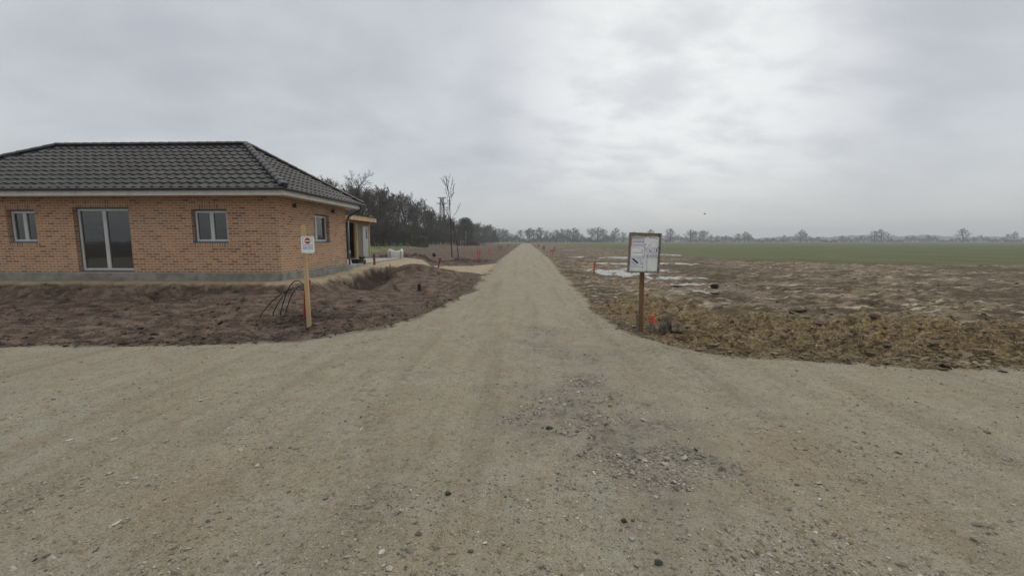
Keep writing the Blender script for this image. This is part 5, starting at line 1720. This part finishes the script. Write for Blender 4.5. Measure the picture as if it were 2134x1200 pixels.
for (a, b, zz) in ((-.8, -.4, 1.72), (.8, -.4, 1.22), (-.8, .5, 1.72), (.8, .5, 1.22), (-.1, -.4, 1.5)):
    mb = MB(); mb.box(a - .05, a + .05, b - .05, b + .05, -.1, zz); mb.build('post', M_PINE, ln_)
x_ = XD(971, 160); mb = MB(); mb.tube([(0, 0, -.1), (0, 0, AT(971, 483, 160)[2])], [.07, .055], 8); tag(mb.build('pole', M_WHITE, loc=(x_, 160, h1(x_, 160))), 'thin pale pole standing right of the timber lean-to', 'pole')

# ------------------------------------------------------------------ the far row of trees behind the fields
FARROW = [(1033, 476, 395, 'far3'), (1040, 475, 400, 'far2'), (1048, 476, 405, 'far1'), (1055, 478, 400, 'far2'), (1067, 486, 430, 'far3'), (1074, 490, 430, 'far2'), (1083, 478, 410, 'far2'), (1097, 476, 420, 'far3'), (1102, 474, 400, 'far1'),
          (1111, 477, 420, 'far2'), (1119, 486, 430, 'far3'), (1128, 473, 410, 'far1'), (1138, 482, 430, 'far3'), (1147, 483, 440, 'far2'), (1160, 478, 400, 'far2'), (1168, 484, 430, 'far3'), (1175, 476, 430, 'far3'), (1183, 476, 440, 'far2'), (1193, 474, 420, 'far1'), (1201, 478, 425, 'far2'),
          (1212, 487, 450, 'far3'), (1232, 474, 450, 'far3'), (1245, 473, 430, 'far1'), (1256, 477, 450, 'far2'), (1281, 474, 420, 'far1'), (1299, 483, 450, 'far3'), (1322, 482, 470, 'far2'), (1354, 477, 460, 'far2'), (1397, 475, 440, 'far2'), (1438, 478, 450, 'far1'),
          (1452, 481, 480, 'far3'), (1461, 480, 480, 'far2'), (1468, 479, 470, 'far3'), (1481, 488, 520, 'far2'), (1493, 490, 540, 'far1'), (1512, 490, 540, 'far2'), (1539, 486, 470, 'far3'), (1551, 482, 460, 'far1'), (1560, 487, 500, 'far2'), (1633, 489, 540, 'far2'), (1668, 478, 430, 'far1'), (1681, 485, 480, 'far3'), (1756, 490, 560, 'far2'), (1822, 480, 450, 'far2'), (1837, 477, 440, 'far1'), (1849, 486, 500, 'far3'), (1934, 488, 540, 'far1'), (2007, 475, 420, 'far2'), (2096, 487, 520, 'far3'), (2112, 482, 470, 'far1')]
for i, (px_, ty, d_, key) in enumerate(FARROW):
    x_ = XD(px_, d_); top = AT(px_, ty, d_)[2]
    place_tree(key, 'far_tree', x_, d_, top, 'hazy bare tree, %s from the left in the far row behind the fields' % WORDS[i], 'tree', 'hazy bare trees in the far row', wide=rs.uniform(.95, 1.45), z=0)

segs = []
for k in range(16000):
    px_ = rs.uniform(990, 2330) if rs.random() < .6 else rs.uniform(1000, 1280)
    d_ = rs.uniform(430, 560); x_ = XD(px_, d_)
    hh_ = (4.2 + 2.2 * math.sin(px_ * .05) + 1.8 * math.sin(px_ * .13) + 1.5 * math.sin(px_ * .41)) * (1.0 if px_ < 1330 else .8)
    z_ = rs.random() * hh_; a = rs.uniform(0, 6.28); ln = rs.uniform(1.2, 3)
    segs.append((x_, d_, z_, x_ + math.cos(a) * ln * .6, d_ + math.sin(a) * ln * .6, z_ + ln * .8, .16, .08))
V_, F_ = segs_mesh(segs, 3); tag(np_mesh('hedgerow', V_, F_, M_TWIGF), kind='stuff')
# distant forest beyond, one mass of crowns
V0, F0 = [], []
for k in range(26000):
    px_ = rs.uniform(1080, 2350); d_ = rs.uniform(1150, 1250); x_ = XD(px_, d_)
    top = 13 + 3 * math.sin(px_ * .011) + 2 * math.sin(px_ * .043) + 1.2 * math.sin(px_ * .21)
    if px_ < 1330: top *= .75
    z_ = rs.random() ** .7 * top
    c0 = Vector((x_, d_, z_)); s = 1.7
    t1 = Vector((rs.gauss(0, 1), rs.gauss(0, 1), rs.gauss(0, 1))).normalized() * s; t2 = Vector((rs.gauss(0, 1), rs.gauss(0, 1), rs.gauss(0, 1))).normalized() * s
    b0 = len(V0); V0 += [c0 - t1, c0 + t2, c0 + t1, c0 - t2]; F0.append((b0, b0 + 1, b0 + 2, b0 + 3))
tag(np_mesh('distant_forest', np.array(V0), np.array(F0), M_TWIGF), kind='stuff')

# bird
d_ = 45; p = AT(1468.5, 446, d_)
bd = MB()
bd.tube([(-.13, 0, .01), (-.08, 0, .0), (-.02, 0, 0), (.06, 0, .01), (.10, 0, .02), (.13, 0, .015)], [.006, .028, .036, .03, .02, .004], 8)
for s in (-1, 1):
    W_ = [(-.05, s * .02, .01), (.05, s * .02, .01), (.045, s * .12, .06), (-.05, s * .12, .055), (.0, s * .24, .03), (-.07, s * .25, .02)]
    n0 = [Vector(v) for v in W_]; n1 = [v + Vector((0, 0, .008)) for v in n0]
    bd.add(n0 + n1, [(0, 1, 2, 3), (3, 2, 4, 5), (9, 8, 7, 6), (11, 10, 8, 9), (1, 7, 8, 2), (2, 8, 10, 4), (4, 10, 11, 5), (5, 11, 9, 3), (3, 9, 6, 0)])
bd.add([(-.12, -.02, .0), (-.12, .02, .0), (-.21, .035, .0), (-.21, -.035, .0), (-.12, -.02, .006), (-.12, .02, .006), (-.21, .035, .006), (-.21, -.035, .006)], [(0, 1, 2, 3), (7, 6, 5, 4), (0, 4, 5, 1), (2, 6, 7, 3), (1, 5, 6, 2), (3, 7, 4, 0)])
b_ = bd.build('bird', M_BIRD, loc=p); b_.rotation_euler = (.2, -.1, 2.6)
tag(b_, 'small dark bird flying above the green field at the right', 'bird')

# ------------------------------------------------------------------ haze
HAZE = 0.00075
m = bpy.data.materials.new('haze'); m.use_nodes = True
n = m.node_tree.nodes; n.clear()
pv = n.new('ShaderNodeVolumePrincipled'); pv.inputs['Density'].default_value = HAZE; pv.inputs['Color'].default_value = (.82, .88, .95, 1); pv.inputs['Anisotropy'].default_value = .2
mo = n.new('ShaderNodeOutputMaterial'); m.node_tree.links.new(pv.outputs[0], mo.inputs['Volume'])
hb = MB(); hb.box(-1950, 1950, -1950, 1950, -1.6, topz + 3)
tag(hb.build('haze', m), kind='stuff')
